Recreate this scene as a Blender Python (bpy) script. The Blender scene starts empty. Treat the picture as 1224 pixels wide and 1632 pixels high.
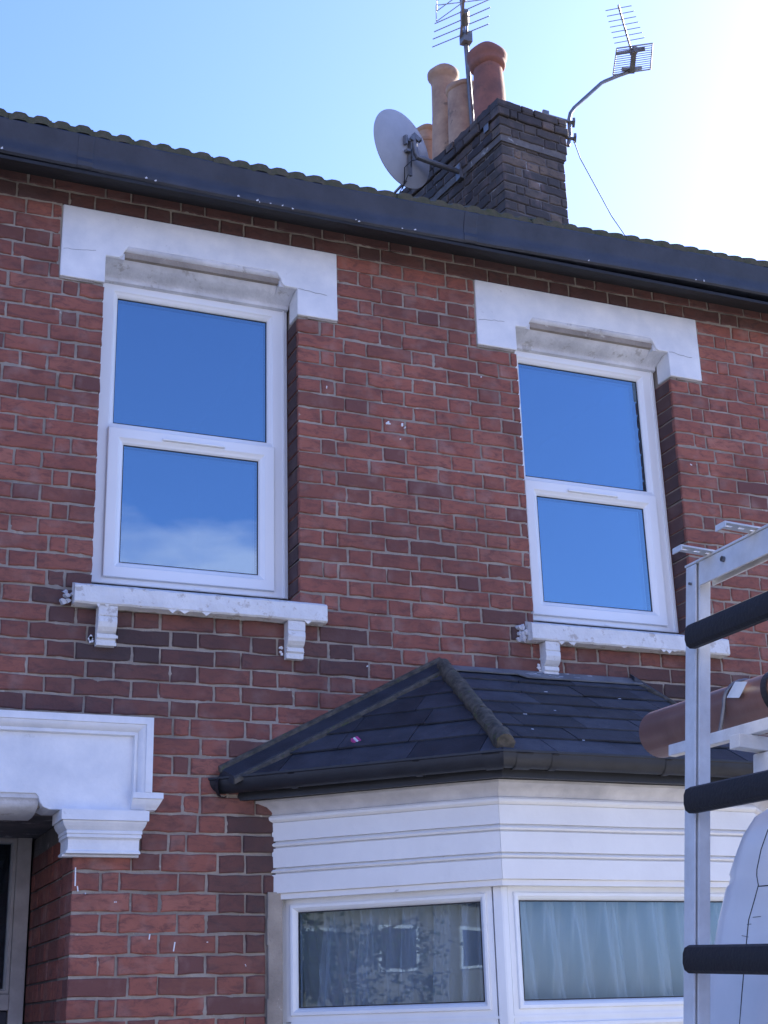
import bpy, math, random
from mathutils import Vector, Matrix, noise
rnd = random.Random(7)
SC = bpy.context.scene
COL = SC.collection
PI = math.pi

# ------------------------------------------------------------------ camera
cam_d = bpy.data.cameras.new("camera"); cam = bpy.data.objects.new("camera", cam_d)
COL.objects.link(cam); SC.camera = cam
cam_d.sensor_fit = 'HORIZONTAL'; cam_d.sensor_width = 36.0; cam_d.lens = 67.1034
cam_d.clip_start = 0.05; cam_d.clip_end = 2000
_r = Vector((0.92331509, -0.38304816, -0.02762892)); _u = Vector((-0.10474297, -0.32038479, 0.94147889)); _f = Vector((0.36948364, 0.86638773, 0.33593771))
cam.matrix_world = Matrix(((_r.x, _u.x, -_f.x, 0.0), (_r.y, _u.y, -_f.y, -5.708), (_r.z, _u.z, -_f.z, 1.7), (0, 0, 0, 1)))
CAMP = Vector((0, -5.708, 1.7))

# ------------------------------------------------------------------ world, sun, exposure
SUN_AZ, SUN_EL = math.radians(66), math.radians(30)      # azimuth from +Y towards +X
W = bpy.data.worlds.new("World"); SC.world = W; W.use_nodes = True
nt = W.node_tree; nt.nodes.clear()
def N(t, typ, **kw):
    n = t.nodes.new(typ)
    for k, v in kw.items(): setattr(n, k, v)
    return n
sky = N(nt, 'ShaderNodeTexSky', sky_type='NISHITA'); sky.sun_disc = False
sky.sun_elevation = SUN_EL; sky.sun_rotation = SUN_AZ
sky.air_density = 1.0; sky.dust_density = 1.1; sky.ozone_density = 5.0; sky.altitude = 50
bg = N(nt, 'ShaderNodeBackground'); bg.inputs[1].default_value = 0.12
out = N(nt, 'ShaderNodeOutputWorld')
tc = N(nt, 'ShaderNodeTexCoord')
mp = N(nt, 'ShaderNodeMapping'); mp.inputs['Scale'].default_value = (1, 1, 2.6); mp.inputs['Location'].default_value = (2.45, 0.0, 0.1)
nz = N(nt, 'ShaderNodeTexNoise'); nz.inputs['Scale'].default_value = 4.6; nz.inputs['Detail'].default_value = 9; nz.inputs['Roughness'].default_value = 0.5
sep = N(nt, 'ShaderNodeSeparateXYZ')
hr = N(nt, 'ShaderNodeMapRange'); hr.inputs['From Min'].default_value = 0.27; hr.inputs['From Max'].default_value = 0.39; hr.inputs['To Min'].default_value = 0.70; hr.inputs['To Max'].default_value = 0.0
ad = N(nt, 'ShaderNodeMath', operation='ADD')
cr = N(nt, 'ShaderNodeMapRange'); cr.inputs['From Min'].default_value = 0.93; cr.inputs['From Max'].default_value = 1.05
yb = N(nt, 'ShaderNodeMapRange'); yb.inputs['From Min'].default_value = -0.2; yb.inputs['From Max'].default_value = -0.5
mu = N(nt, 'ShaderNodeMath', operation='MULTIPLY')
mx = N(nt, 'ShaderNodeMixRGB'); mx.inputs[2].default_value = (3.9, 4.0, 4.5, 1)
L = nt.links
L.new(tc.outputs['Generated'], mp.inputs[0]); L.new(mp.outputs[0], nz.inputs['Vector']); L.new(tc.outputs['Generated'], sep.inputs[0])
L.new(sep.outputs['Z'], hr.inputs['Value']); L.new(nz.outputs['Fac'], ad.inputs[0]); L.new(hr.outputs[0], ad.inputs[1])
L.new(ad.outputs[0], cr.inputs['Value']); L.new(sep.outputs['Y'], yb.inputs['Value']); L.new(cr.outputs[0], mu.inputs[0]); L.new(yb.outputs[0], mu.inputs[1])
xb = N(nt, 'ShaderNodeMapRange'); xb.inputs['From Min'].default_value = 0.46; xb.inputs['From Max'].default_value = 0.30; L.new(sep.outputs['X'], xb.inputs['Value'])
mu2 = N(nt, 'ShaderNodeMath', operation='MULTIPLY'); L.new(mu.outputs[0], mu2.inputs[0]); L.new(xb.outputs[0], mu2.inputs[1])
L.new(mu2.outputs[0], mx.inputs[0]); L.new(sky.outputs[0], mx.inputs[1]); 
MAPN = mp
tn = N(nt, 'ShaderNodeMixRGB', blend_type='MULTIPLY'); tn.inputs[0].default_value = 1; tn.inputs[2].default_value = (0.85, 0.895, 1.24, 1)
L.new(mx.outputs[0], tn.inputs[1]); L.new(tn.outputs[0], bg.inputs[0]); L.new(bg.outputs[0], out.inputs[0])

sd = bpy.data.lights.new("sun", 'SUN'); so = bpy.data.objects.new("sun", sd); COL.objects.link(so)
sd.energy = 5.0; sd.angle = math.radians(0.5); sd.color = (1.0, 0.93, 0.83)
S = Vector((math.sin(SUN_AZ) * math.cos(SUN_EL), math.cos(SUN_AZ) * math.cos(SUN_EL), math.sin(SUN_EL)))
so.rotation_euler = S.to_track_quat('Z', 'Y').to_euler(); so.location = (20, 20, 20)

vs = SC.view_settings; vs.view_transform = 'Standard'; vs.look = 'None'; vs.exposure = 1.56; vs.gamma = 1; vs.use_curve_mapping = False
SC.display_settings.display_device = 'sRGB'
SC.render.engine = 'CYCLES'; SC.cycles.max_bounces = 8; SC.cycles.transparent_max_bounces = 12; SC.cycles.use_denoising = True

GZ = -0.25     # ground level

# ------------------------------------------------------------------ helpers
class MB:
    def __init__(s): s.v = []; s.f = []; s.t = []; s.uniq = False
    def add(s, vs_, fs, tint=None):
        b = len(s.v); s.v += [tuple(p) for p in vs_]; s.f += [tuple(i + b for i in f) for f in fs]
        s.t += [tint] * len(fs)
    def box(s, x0, x1, y0, y1, z0, z1, tint=None):
        s.add([(x0,y0,z0),(x1,y0,z0),(x1,y1,z0),(x0,y1,z0),(x0,y0,z1),(x1,y0,z1),(x1,y1,z1),(x0,y1,z1)],
              [(0,3,2,1),(4,5,6,7),(0,1,5,4),(1,2,6,5),(2,3,7,6),(3,0,4,7)], tint)
    def bar(s, a, b, w, h, up=(0, 0, 1), tint=None):
        a = Vector(a); b = Vector(b); d = (b - a).normalized(); sx = d.cross(Vector(up)).normalized(); uz = sx.cross(d)
        P = [p + sx * i * w / 2 + uz * j * h / 2 for p in (a, b) for i, j in ((-1,-1),(1,-1),(1,1),(-1,1))]
        s.add(P, [(0,3,2,1),(4,5,6,7),(0,1,5,4),(1,2,6,5),(2,3,7,6),(3,0,4,7)], tint)
    def tube(s, pts, r, n=8, cap=True, rs=None):
        pts = [Vector(p) for p in pts]; V = []; F = []; ref = None
        for i, p in enumerate(pts):
            d = (pts[min(i + 1, len(pts) - 1)] - pts[max(i - 1, 0)]).normalized()
            if ref is None:
                ref = d.cross(Vector((0, 0, 1)))
                if ref.length < .1: ref = d.cross(Vector((1, 0, 0)))
            ref = (ref - d * ref.dot(d)).normalized(); o = d.cross(ref)
            R = rs[i] if rs else r
            for k in range(n):
                a = 2 * PI * k / n; V.append(p + (ref * math.cos(a) + o * math.sin(a)) * R)
        for i in range(len(pts) - 1):
            for k in range(n):
                F.append((i*n+k, i*n+(k+1) % n, (i+1)*n+(k+1) % n, (i+1)*n+k))
        if cap: F.append(tuple(range(n))[::-1]); F.append(tuple((len(pts)-1)*n + k for k in range(n)))
        s.add(V, F)
    def lathe(s, c, prof, n=24, axis=(0, 0, 1), squash=1):
        c = Vector(c); ax = Vector(axis).normalized(); q = Vector((0, 0, 1)).rotation_difference(ax); V = []; F = []
        for r, h in prof:
            for k in range(n):
                a = 2 * PI * k / n; V.append(c + q @ Vector((r * math.cos(a), r * math.sin(a) * squash, h)))
        for i in range(len(prof) - 1):
            for k in range(n): F.append((i*n+k, i*n+(k+1) % n, (i+1)*n+(k+1) % n, (i+1)*n+k))
        s.add(V, F)
    def prism(s, poly, f0, f1, tint=None):   # poly: 2D list, f0/f1 map 2D to 3D at both ends
        n = len(poly); V = [f0(p) for p in poly] + [f1(p) for p in poly]
        s.add(V, [tuple(range(n))[::-1], tuple(range(n, 2 * n))] + [(i, (i + 1) % n, n + (i + 1) % n, n + i) for i in range(n)], tint)
    def build(s, name, mat, parent=None, smooth=False, M=None, bevel=0, bseg=2):
        me = bpy.data.meshes.new(name); V = s.v
        if M is not None: V = [tuple(M @ Vector(p)) for p in V]
        me.from_pydata(V, [], s.f)
        if any(t is not None for t in s.t):
            at = me.attributes.new("tint", 'FLOAT_COLOR', 'FACE')
            for i, t in enumerate(s.t): at.data[i].color = (t[0], t[1], t[2], 1) if t else (.5, .5, 0, 1)
        me.materials.append(mat)
        import bmesh
        bm = bmesh.new(); bm.from_mesh(me); bmesh.ops.recalc_face_normals(bm, faces=bm.faces); bm.to_mesh(me); bm.free()
        if smooth:
            for p in me.polygons: p.use_smooth = True
            if smooth != 'all': me.set_sharp_from_angle(angle=math.radians(35))
        o = bpy.data.objects.new(name, me); COL.objects.link(o)
        if parent is not None: o.parent = parent
        if bevel:
            m = o.modifiers.new("bevel", 'BEVEL'); m.width = bevel; m.segments = bseg; m.limit_method = 'ANGLE'; m.angle_limit = math.radians(40)
        return o

def empty(name, parent=None, loc=(0, 0, 0)):
    o = bpy.data.objects.new(name, None); COL.objects.link(o); o.location = loc
    if parent is not None: o.parent = parent
    return o
def tag(o, label, cat, group=None):
    o['label'] = label; o['category'] = cat
    if group: o['group'] = group
    return o

def sweep_ring(mb, rect, prof, M=None, closed=True):
    """mitred rectangular frame; prof = [(inset, y)] swept round rect (x0,x1,z0,z1)"""
    x0, x1, z0, z1 = rect; n = len(prof); V = []
    for cx, cz, sx, sz in ((x0, z0, 1, 1), (x1, z0, -1, 1), (x1, z1, -1, -1), (x0, z1, 1, -1)):
        for d, y in prof:
            p = Vector((cx + sx * d, y, cz + sz * d)); V.append(M @ p if M is not None else p)
    F = []
    for k in range(4):
        for i in range(n):
            j = (i + 1) % n
            F.append((k*n+i, k*n+j, ((k+1) % 4)*n+j, ((k+1) % 4)*n+i))
    mb.add(V, F)

def mitre(pts, k, off):
    """plan polyline vertex k moved outwards (to the left-hand side when walking, here the street side) by off"""
    P = [Vector(p) for p in pts]
    def nrm(a, b): d = (b - a).normalized(); return Vector((d.y, -d.x))
    if k == 0: n = nrm(P[0], P[1]); d = (P[1] - P[0]).normalized(); q = P[0] + n * off; t = -(q.y - P[0].y) / d.y; return q + d * t
    if k == len(P) - 1: n = nrm(P[-2], P[-1]); d = (P[-1] - P[-2]).normalized(); q = P[-1] + n * off; t = -(q.y - P[-1].y) / d.y; return q + d * t
    n1 = nrm(P[k-1], P[k]); n2 = nrm(P[k], P[k+1]); b = (n1 + n2).normalized()
    return P[k] + b * (off / b.dot(n1))

# ------------------------------------------------------------------ materials
def mat(name, col, rough=.6, metal=0, spec=.5, nscale=8, namp=.15, bump=0, bscale=60, col2=None, coat=0, ndetail=6, stain=None):
    m = bpy.data.materials.new(name); m.use_nodes = True; t = m.node_tree; b = t.nodes['Principled BSDF']
    b.inputs['Roughness'].default_value = rough; b.inputs['Metallic'].default_value = metal
    b.inputs['Specular IOR Level'].default_value = spec; b.inputs['Coat Weight'].default_value = coat
    g = N(t, 'ShaderNodeNewGeometry')
    n = N(t, 'ShaderNodeTexNoise'); n.inputs['Scale'].default_value = nscale; n.inputs['Detail'].default_value = ndetail; n.inputs['Roughness'].default_value = .62
    t.links.new(g.outputs['Position'], n.inputs['Vector'])
    mr = N(t, 'ShaderNodeMapRange'); mr.inputs['From Min'].default_value = .32; mr.inputs['From Max'].default_value = .68
    t.links.new(n.outputs['Fac'], mr.inputs['Value'])
    mx = N(t, 'ShaderNodeMixRGB'); c2 = col2 or tuple(c * (1 - namp * 2) for c in col)
    mx.inputs[1].default_value = (*col, 1); mx.inputs[2].default_value = (*c2, 1)
    t.links.new(mr.outputs[0], mx.inputs[0]); last = mx.outputs[0]
    if stain:   # (colour, scale, threshold, amount)
        n3 = N(t, 'ShaderNodeTexNoise'); n3.inputs['Scale'].default_value = stain[1]; n3.inputs['Detail'].default_value = 8; n3.inputs['Roughness'].default_value = .7
        t.links.new(g.outputs['Position'], n3.inputs['Vector'])
        m3 = N(t, 'ShaderNodeMapRange'); m3.inputs['From Min'].default_value = stain[2]; m3.inputs['From Max'].default_value = stain[2] + .05; m3.inputs['To Max'].default_value = stain[3]
        t.links.new(n3.outputs['Fac'], m3.inputs['Value'])
        x3 = N(t, 'ShaderNodeMixRGB'); x3.inputs[2].default_value = (*stain[0], 1)
        t.links.new(m3.outputs[0], x3.inputs[0]); t.links.new(last, x3.inputs[1]); last = x3.outputs[0]
    t.links.new(last, b.inputs['Base Color'])
    if bump:
        n2 = N(t, 'ShaderNodeTexNoise'); n2.inputs['Scale'].default_value = bscale; n2.inputs['Detail'].default_value = 5
        t.links.new(g.outputs['Position'], n2.inputs['Vector'])
        bp = N(t, 'ShaderNodeBump'); bp.inputs['Strength'].default_value = bump; bp.inputs['Distance'].default_value = .004
        t.links.new(n2.outputs['Fac'], bp.inputs['Height']); t.links.new(bp.outputs[0], b.inputs['Normal'])
    return m

def brick_mat(name, ramp, dark, bumpd=.004):
    m = bpy.data.materials.new(name); m.use_nodes = True; t = m.node_tree; b = t.nodes['Principled BSDF']; k = t.links
    b.inputs['Roughness'].default_value = .85; b.inputs['Specular IOR Level'].default_value = .3
    a = N(t, 'ShaderNodeAttribute', attribute_name='tint'); sp = N(t, 'ShaderNodeSeparateColor'); k.new(a.outputs['Color'], sp.inputs[0])
    g = N(t, 'ShaderNodeNewGeometry')
    r = N(t, 'ShaderNodeValToRGB'); r.color_ramp.elements.remove(r.color_ramp.elements[1])
    for i, (p, c) in enumerate(ramp):
        e = r.color_ramp.elements[0] if i == 0 else r.color_ramp.elements.new(p)
        e.position = p; e.color = (*c, 1)
    k.new(sp.outputs[0], r.inputs[0])
    # face mottling, streaky along the brick
    mpn = N(t, 'ShaderNodeMapping'); mpn.inputs['Scale'].default_value = (14, 14, 34); k.new(g.outputs['Position'], mpn.inputs[0])
    n = N(t, 'ShaderNodeTexNoise'); n.inputs['Scale'].default_value = 1; n.inputs['Detail'].default_value = 8; n.inputs['Roughness'].default_value = .72; n.inputs['Distortion'].default_value = .6; k.new(mpn.outputs[0], n.inputs['Vector'])
    mr = N(t, 'ShaderNodeMapRange'); mr.inputs['From Min'].default_value = .47; mr.inputs['From Max'].default_value = .64; mr.inputs['To Max'].default_value = .95; k.new(n.outputs['Fac'], mr.inputs['Value'])
    x = N(t, 'ShaderNodeMixRGB'); x.inputs[2].default_value = (*dark, 1); k.new(mr.outputs[0], x.inputs[0]); k.new(r.outputs[0], x.inputs[1])
    # pale dusty patches
    n4 = N(t, 'ShaderNodeTexNoise'); n4.inputs['Scale'].default_value = 9; n4.inputs['Detail'].default_value = 9; k.new(g.outputs['Position'], n4.inputs['Vector'])
    m4 = N(t, 'ShaderNodeMapRange'); m4.inputs['From Min'].default_value = .52; m4.inputs['From Max'].default_value = .8; m4.inputs['To Max'].default_value = .65; k.new(n4.outputs['Fac'], m4.inputs['Value'])
    x4 = N(t, 'ShaderNodeMixRGB'); x4.inputs[2].default_value = (.36, .24, .21, 1); k.new(m4.outputs[0], x4.inputs[0]); k.new(x.outputs[0], x4.inputs[1])
    n6 = N(t, 'ShaderNodeTexNoise'); n6.inputs['Scale'].default_value = 2.3; n6.inputs['Detail'].default_value = 7; n6.inputs['Roughness'].default_value = .65; k.new(g.outputs['Position'], n6.inputs['Vector'])
    m6 = N(t, 'ShaderNodeMapRange'); m6.inputs['From Min'].default_value = .45; m6.inputs['From Max'].default_value = .72; m6.inputs['To Max'].default_value = .82; k.new(n6.outputs['Fac'], m6.inputs['Value'])
    x6 = N(t, 'ShaderNodeMixRGB'); x6.inputs[2].default_value = (dark[0] * .8, dark[1] * .8, dark[2] * .8, 1); k.new(m6.outputs[0], x6.inputs[0]); k.new(x4.outputs[0], x6.inputs[1]); x4 = x6
    # sooty dirt; on the top wall courses also painted eaves shade
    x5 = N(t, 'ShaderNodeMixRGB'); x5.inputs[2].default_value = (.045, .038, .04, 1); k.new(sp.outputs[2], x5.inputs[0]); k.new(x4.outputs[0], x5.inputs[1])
    k.new(x5.outputs[0], b.inputs['Base Color'])
    n2 = N(t, 'ShaderNodeTexNoise'); n2.inputs['Scale'].default_value = 55; n2.inputs['Detail'].default_value = 8; n2.inputs['Roughness'].default_value = .7; k.new(g.outputs['Position'], n2.inputs['Vector'])
    bp = N(t, 'ShaderNodeBump'); bp.inputs['Strength'].default_value = .9; bp.inputs['Distance'].default_value = bumpd
    k.new(n2.outputs['Fac'], bp.inputs['Height']); k.new(bp.outputs[0], b.inputs['Normal'])
    return m

M_BRICK = brick_mat("red_brick", [(0, (.15, .07, .066)), (.2, (.22, .088, .065)), (.45, (.30, .105, .077)), (.75, (.34, .122, .086)), (1, (.38, .15, .108))], (.17, .07, .06))
M_STOCK = brick_mat("sooty_stock_brick", [(0, (.075, .068, .065)), (.5, (.15, .12, .095)), (1, (.26, .18, .125))], (.08, .07, .07))
M_MORTAR = mat("lime_mortar", (.40, .345, .285), .95, nscale=4, col2=(.20, .172, .145), bump=1, bscale=110, stain=((.62, .58, .5), 14, .62, .6))
M_MORTARD = mat("sooty_mortar", (.20, .18, .17), .95, nscale=7, col2=(.1, .09, .09), bump=1, bscale=110, stain=((.45, .43, .4), 9, .58, .7))
M_STONE = mat("white_masonry_paint", (.82, .82, .82), .6, nscale=5, col2=(.64, .66, .69), bump=.8, bscale=30, ndetail=9, stain=((.42, .42, .42), 9, .64, .4))
M_STONED = mat("weathered_masonry_paint", (.70, .71, .74), .65, nscale=6, col2=(.47, .48, .51), bump=.7, bscale=60, stain=((.25, .23, .21), 11, .60, .5))
M_SILL = mat("flaking_sill_paint", (.74, .74, .73), .65, nscale=9, col2=(.62, .62, .62), bump=1, bscale=50, stain=((.36, .30, .25), 13, .56, .6))
M_UPVC = mat("white_upvc", (.82, .83, .83), .28, nscale=3, namp=.015, coat=.1)
M_UPVCW = mat("white_upvc_worn", (.76, .77, .77), .4, nscale=5, namp=.04, bump=.15, bscale=30, stain=((.5, .48, .44), 16, .68, .4))
M_WOOD = mat("white_gloss_timber", (.77, .76, .73), .45, nscale=3, col2=(.69, .68, .66), bump=.5, bscale=28, stain=((.3, .26, .22), 13, .68, .6))
M_WOODG = mat("grimy_timber_paint", (.62, .60, .58), .6, nscale=5, col2=(.40, .39, .39), bump=.6, bscale=28)
M_DOORW = mat("weathered_door_frame_paint", (.55, .52, .48), .6, nscale=8, col2=(.38, .35, .32), bump=.6, bscale=70)
M_GASKET = mat("black_gasket", (.012, .012, .014), .5)
M_SLATE = mat("bay_roof_slate", (.042, .047, .060), .65, nscale=9, col2=(.020, .023, .031), bump=.7, bscale=160, stain=((.11, .11, .11), 22, .66, .6))
def per_piece(m, lo, hi):
    t = m.node_tree; b = t.nodes['Principled BSDF']; l = b.inputs['Base Color'].links[0]; src = l.from_socket; t.links.remove(l)
    oi = N(t, 'ShaderNodeObjectInfo'); mr = N(t, 'ShaderNodeMapRange'); mr.inputs['To Min'].default_value = lo; mr.inputs['To Max'].default_value = hi; t.links.new(oi.outputs['Random'], mr.inputs['Value'])
    vm = N(t, 'ShaderNodeVectorMath', operation='SCALE'); t.links.new(src, vm.inputs[0]); t.links.new(mr.outputs[0], vm.inputs['Scale']); t.links.new(vm.outputs[0], b.inputs['Base Color'])
per_piece(M_SLATE, .65, 1.5)
M_MOSS = mat("mossy_mortar", (.13, .11, .085), .95, nscale=30, col2=(.035, .034, .028), bump=1, bscale=90, stain=((.07, .085, .03), 25, .58, .8))
M_LEAD = mat("lead_flashing", (.20, .21, .22), .5, nscale=7, col2=(.1, .105, .115), bump=.5, bscale=25, stain=((.6, .6, .58), 12, .66, .7))
M_GUTTER = mat("black_gutter_plastic", (.010, .011, .015), .5, nscale=12, col2=(.018, .020, .026), bump=.2, bscale=40)
M_EAVE = mat("old_painted_eaves_gutter", (.038, .043, .060), .5, nscale=7, col2=(.022, .026, .038), bump=.5, bscale=40, stain=((.5, .5, .48), 20, .70, .5))
M_EAVED = mat("dark_eaves_soffit", (.02, .022, .027), .8, nscale=9, col2=(.013, .013, .015), bump=.6, bscale=50)
M_TILE = mat("mossy_concrete_tile", (.10, .085, .06), .95, nscale=22, col2=(.055, .06, .028), bump=1, bscale=80)
M_TERRA = mat("terracotta_pot", (.33, .125, .085), .85, nscale=5, col2=(.16, .075, .06), bump=.5, bscale=40, stain=((.1, .07, .05), 7, .58, .5))
M_BUFF = mat("buff_clay_pot", (.48, .31, .20), .85, nscale=7, col2=(.28, .17, .12), bump=.5, bscale=40, stain=((.12, .09, .07), 6, .58, .6))
M_ALU = mat("aluminium", (.42, .43, .45), .4, metal=.7, nscale=20, namp=.1)
M_STEEL = mat("galvanised_steel", (.22, .22, .23), .5, metal=.5, nscale=30, namp=.15)
M_DISH = mat("satellite_dish_grey", (.42, .42, .43), .5, nscale=9, namp=.06)
M_CABLE = mat("black_cable", (.015, .015, .016), .5)
M_VAN = mat("white_van_paint", (.74, .76, .78), .3, coat=.3, nscale=5, col2=(.66, .68, .7), bump=.05, bscale=12, stain=((.5, .5, .49), 6, .66, .3))
M_RACK = mat("white_rack_aluminium", (.70, .70, .69), .5, nscale=20, col2=(.58, .57, .55), bump=.3, bscale=60, stain=((.3, .24, .2), 30, .70, .6))
M_RUBBER = mat("black_rubber_pad", (.014, .014, .016), .65, nscale=60, namp=.1, bump=.4, bscale=120)
M_PIPE = mat("brown_soil_pipe", (.23, .12, .095), .33, nscale=12, col2=(.17, .085, .068), bump=.1, bscale=50)
M_TYRE = mat("tyre_rubber", (.02, .02, .02), .8)
M_DARK = mat("dark_room", (.035, .035, .04), .9)
M_GLASSDARK = mat("van_window_glass", (.01, .012, .015), .08)
M_PAPER = mat("white_paper_tag", (.75, .75, .72), .7)
M_PINK = mat("pink_wrapper", (.55, .06, .25), .4)
M_PINKW = mat("white_wrapper", (.8, .8, .8), .4)

def glass_mat(name, refl, tint, rough=0.0):
    m = bpy.data.materials.new(name); m.use_nodes = True; t = m.node_tree; t.nodes.clear(); k = t.links
    o = N(t, 'ShaderNodeOutputMaterial'); mx = N(t, 'ShaderNodeMixShader')
    tr = N(t, 'ShaderNodeBsdfTransparent'); tr.inputs[0].default_value = (*tint, 1)
    gl = N(t, 'ShaderNodeBsdfGlossy'); gl.inputs['Roughness'].default_value = rough; gl.inputs['Color'].default_value = (.64, .86, 1, 1)
    fr = N(t, 'ShaderNodeFresnel'); fr.inputs[0].default_value = 1.5
    ad = N(t, 'ShaderNodeMath', operation='MULTIPLY_ADD'); ad.inputs[1].default_value = 1.2; ad.inputs[2].default_value = refl; ad.use_clamp = True
    k.new(fr.outputs[0], ad.inputs[0]); k.new(ad.outputs[0], mx.inputs[0]); k.new(tr.outputs[0], mx.inputs[1]); k.new(gl.outputs[0], mx.inputs[2])
    # slight waviness
    g = N(t, 'ShaderNodeNewGeometry'); n = N(t, 'ShaderNodeTexNoise'); n.inputs['Scale'].default_value = 2.2; n.inputs['Detail'].default_value = 1
    bp = N(t, 'ShaderNodeBump'); bp.inputs['Strength'].default_value = .25; bp.inputs['Distance'].default_value = .004
    k.new(g.outputs['Position'], n.inputs['Vector']); k.new(n.outputs['Fac'], bp.inputs['Height']); k.new(bp.outputs[0], gl.inputs['Normal'])
    k.new(mx.outputs[0], o.inputs[0]); return m
M_GLASS = glass_mat("coated_window_glass", .27, (.55, .6, .62))
M_GLASSB = glass_mat("clear_window_glass", .0, (.92, .96, 1.0))

def net_mat():
    m = bpy.data.materials.new("net_curtain_voile"); m.use_nodes = True; t = m.node_tree; t.nodes.clear(); k = t.links
    o = N(t, 'ShaderNodeOutputMaterial'); mx = N(t, 'ShaderNodeMixShader'); lw = N(t, 'ShaderNodeLayerWeight'); lw.inputs[0].default_value = .45; mrr = N(t, 'ShaderNodeMapRange'); mrr.inputs['To Min'].default_value = .74; mrr.inputs['To Max'].default_value = .95; k.new(lw.outputs['Facing'], mrr.inputs['Value']); k.new(mrr.outputs[0], mx.inputs[0])
    tr = N(t, 'ShaderNodeBsdfTransparent'); a = N(t, 'ShaderNodeMixShader'); a.inputs[0].default_value = .35
    d = N(t, 'ShaderNodeBsdfDiffuse'); d.inputs[0].default_value = (.80, .82, .84, 1); tl = N(t, 'ShaderNodeBsdfTranslucent'); tl.inputs[0].default_value = (.7, .72, .74, 1)
    k.new(d.outputs[0], a.inputs[1]); k.new(tl.outputs[0], a.inputs[2]); k.new(tr.outputs[0], mx.inputs[1]); k.new(a.outputs[0], mx.inputs[2]); k.new(mx.outputs[0], o.inputs[0])
    return m
M_NET = net_mat()

# ------------------------------------------------------------------ ground
g = MB(); g.box(-160, 160, -160, 160, GZ - .5, GZ - .004)
M_EARTH = mat("garden_earth_and_gravel", (.20, .18, .15), .95, nscale=.6, col2=(.13, .12, .09), bump=1, bscale=20)
o = g.build("ground", M_EARTH); o['kind'] = 'structure'
g = MB(); g.box(-1.9, 6.6, -7.4, .0, GZ - .1, GZ)
o = g.build("forecourt", mat("forecourt_concrete", (.33, .32, .30), .9, nscale=2, col2=(.24, .23, .21), bump=.6, bscale=60)); o['kind'] = 'structure'
g = MB(); g.box(-60, 60, -9.4, -7.42, GZ - .1, GZ + .006)
o = g.build("pavement", mat("pavement_slabs", (.34, .33, .31), .9, nscale=3, col2=(.25, .24, .22), bump=.5, bscale=60)); o['kind'] = 'structure'
g = MB(); g.box(-60, 60, -9.55, -9.4, GZ - .12, GZ + .01)
o = g.build("kerb", mat("granite_kerb", (.3, .3, .3), .8, nscale=30)); o['kind'] = 'structure'
g = MB(); g.box(-60, 60, -16, -9.55, GZ - .2, GZ - .0015 - .0)
o = g.build("road", mat("asphalt", (.055, .055, .057), .9, nscale=30, col2=(.04, .04, .042), bump=.8, bscale=150)); o['kind'] = 'structure'

# ------------------------------------------------------------------ the house
house = tag(empty("terraced_house", loc=(2.0, 0, GZ)), "red brick terraced house with white lintels, slated bay roof and tall sooty chimney", "house")
HOFF = Matrix.Translation((-2.0, 0, -GZ))      # children are written in world coordinates
def H(name, parent=None):
    e = empty(name, parent or house)
    if parent is None: e.location = (-2.0, 0, -GZ)
    return e
def fixp(o):                                     # mesh part straight under the house
    o.location = (-2.0, 0, -GZ); return o

# --- openings: (x0, x1, z0, z1)
WX0, WX1, WTOP = -1.95, 6.65, 5.366
OPEN = [(1.105, 2.020, 3.40, 5.0), (3.180, 4.087, 3.40, 5.0), (0.12, 1.079, GZ, 2.52), (1.90, 4.48, GZ, 2.55)]
BLOCK = [(0.902, 2.222, 4.848, 5.218), (2.960, 4.286, 4.848, 5.222), (1.045, 2.118, 3.335, 3.425), (3.135, 4.225, 3.335, 3.425),
         (-.20, 1.352, 2.515, 2.872), (1.0, 1.345, 2.352, 2.515), (-.20, .17, 2.352, 2.515), (1.352, 1.40, 2.53, 2.58)] + [(a, b, c, min(d, 4.9)) for a, b, c, d in OPEN]
BLOCK.append((1.86, 1.9, GZ, 2.2))

def grid_slab(mb, rects, x0, x1, z0, z1, y0, y1, inset=.006):
    R = [(a - inset, b + inset, c - (inset if c > z0 else 0), d + inset) for a, b, c, d in rects]
    xs = sorted({x0, x1, *[min(max(v, x0), x1) for r in R for v in r[:2]]}); zs = sorted({z0, z1, *[min(max(v, z0), z1) for r in R for v in r[2:]]})
    solid = lambda i, j: 0 <= i < len(xs) - 1 and 0 <= j < len(zs) - 1 and not any(r[0] < (xs[i] + xs[i+1]) / 2 < r[1] and r[2] < (zs[j] + zs[j+1]) / 2 < r[3] for r in R)
    for i in range(len(xs) - 1):
        for j in range(len(zs) - 1):
            if not solid(i, j): continue
            a, b, c, d = xs[i], xs[i+1], zs[j], zs[j+1]
            mb.add([(a,y0,c),(b,y0,c),(b,y0,d),(a,y0,d)], [(0,1,2,3)]); mb.add([(a,y1,c),(b,y1,c),(b,y1,d),(a,y1,d)], [(3,2,1,0)])
            if not solid(i-1, j): mb.add([(a,y0,c),(a,y0,d),(a,y1,d),(a,y1,c)], [(0,1,2,3)])
            if not solid(i+1, j): mb.add([(b,y0,c),(b,y1,c),(b,y1,d),(b,y0,d)], [(0,1,2,3)])
            if not solid(i, j-1): mb.add([(a,y0,c),(a,y1,c),(b,y1,c),(b,y0,c)], [(0,1,2,3)])
            if not solid(i, j+1): mb.add([(a,y0,d),(b,y0,d),(b,y1,d),(a,y1,d)], [(0,1,2,3)])
mw = MB(); grid_slab(mw, OPEN, WX0, WX1, GZ, WTOP, .006, .24)
wall = fixp(mw.build("wall", M_MORTAR, house))

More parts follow.
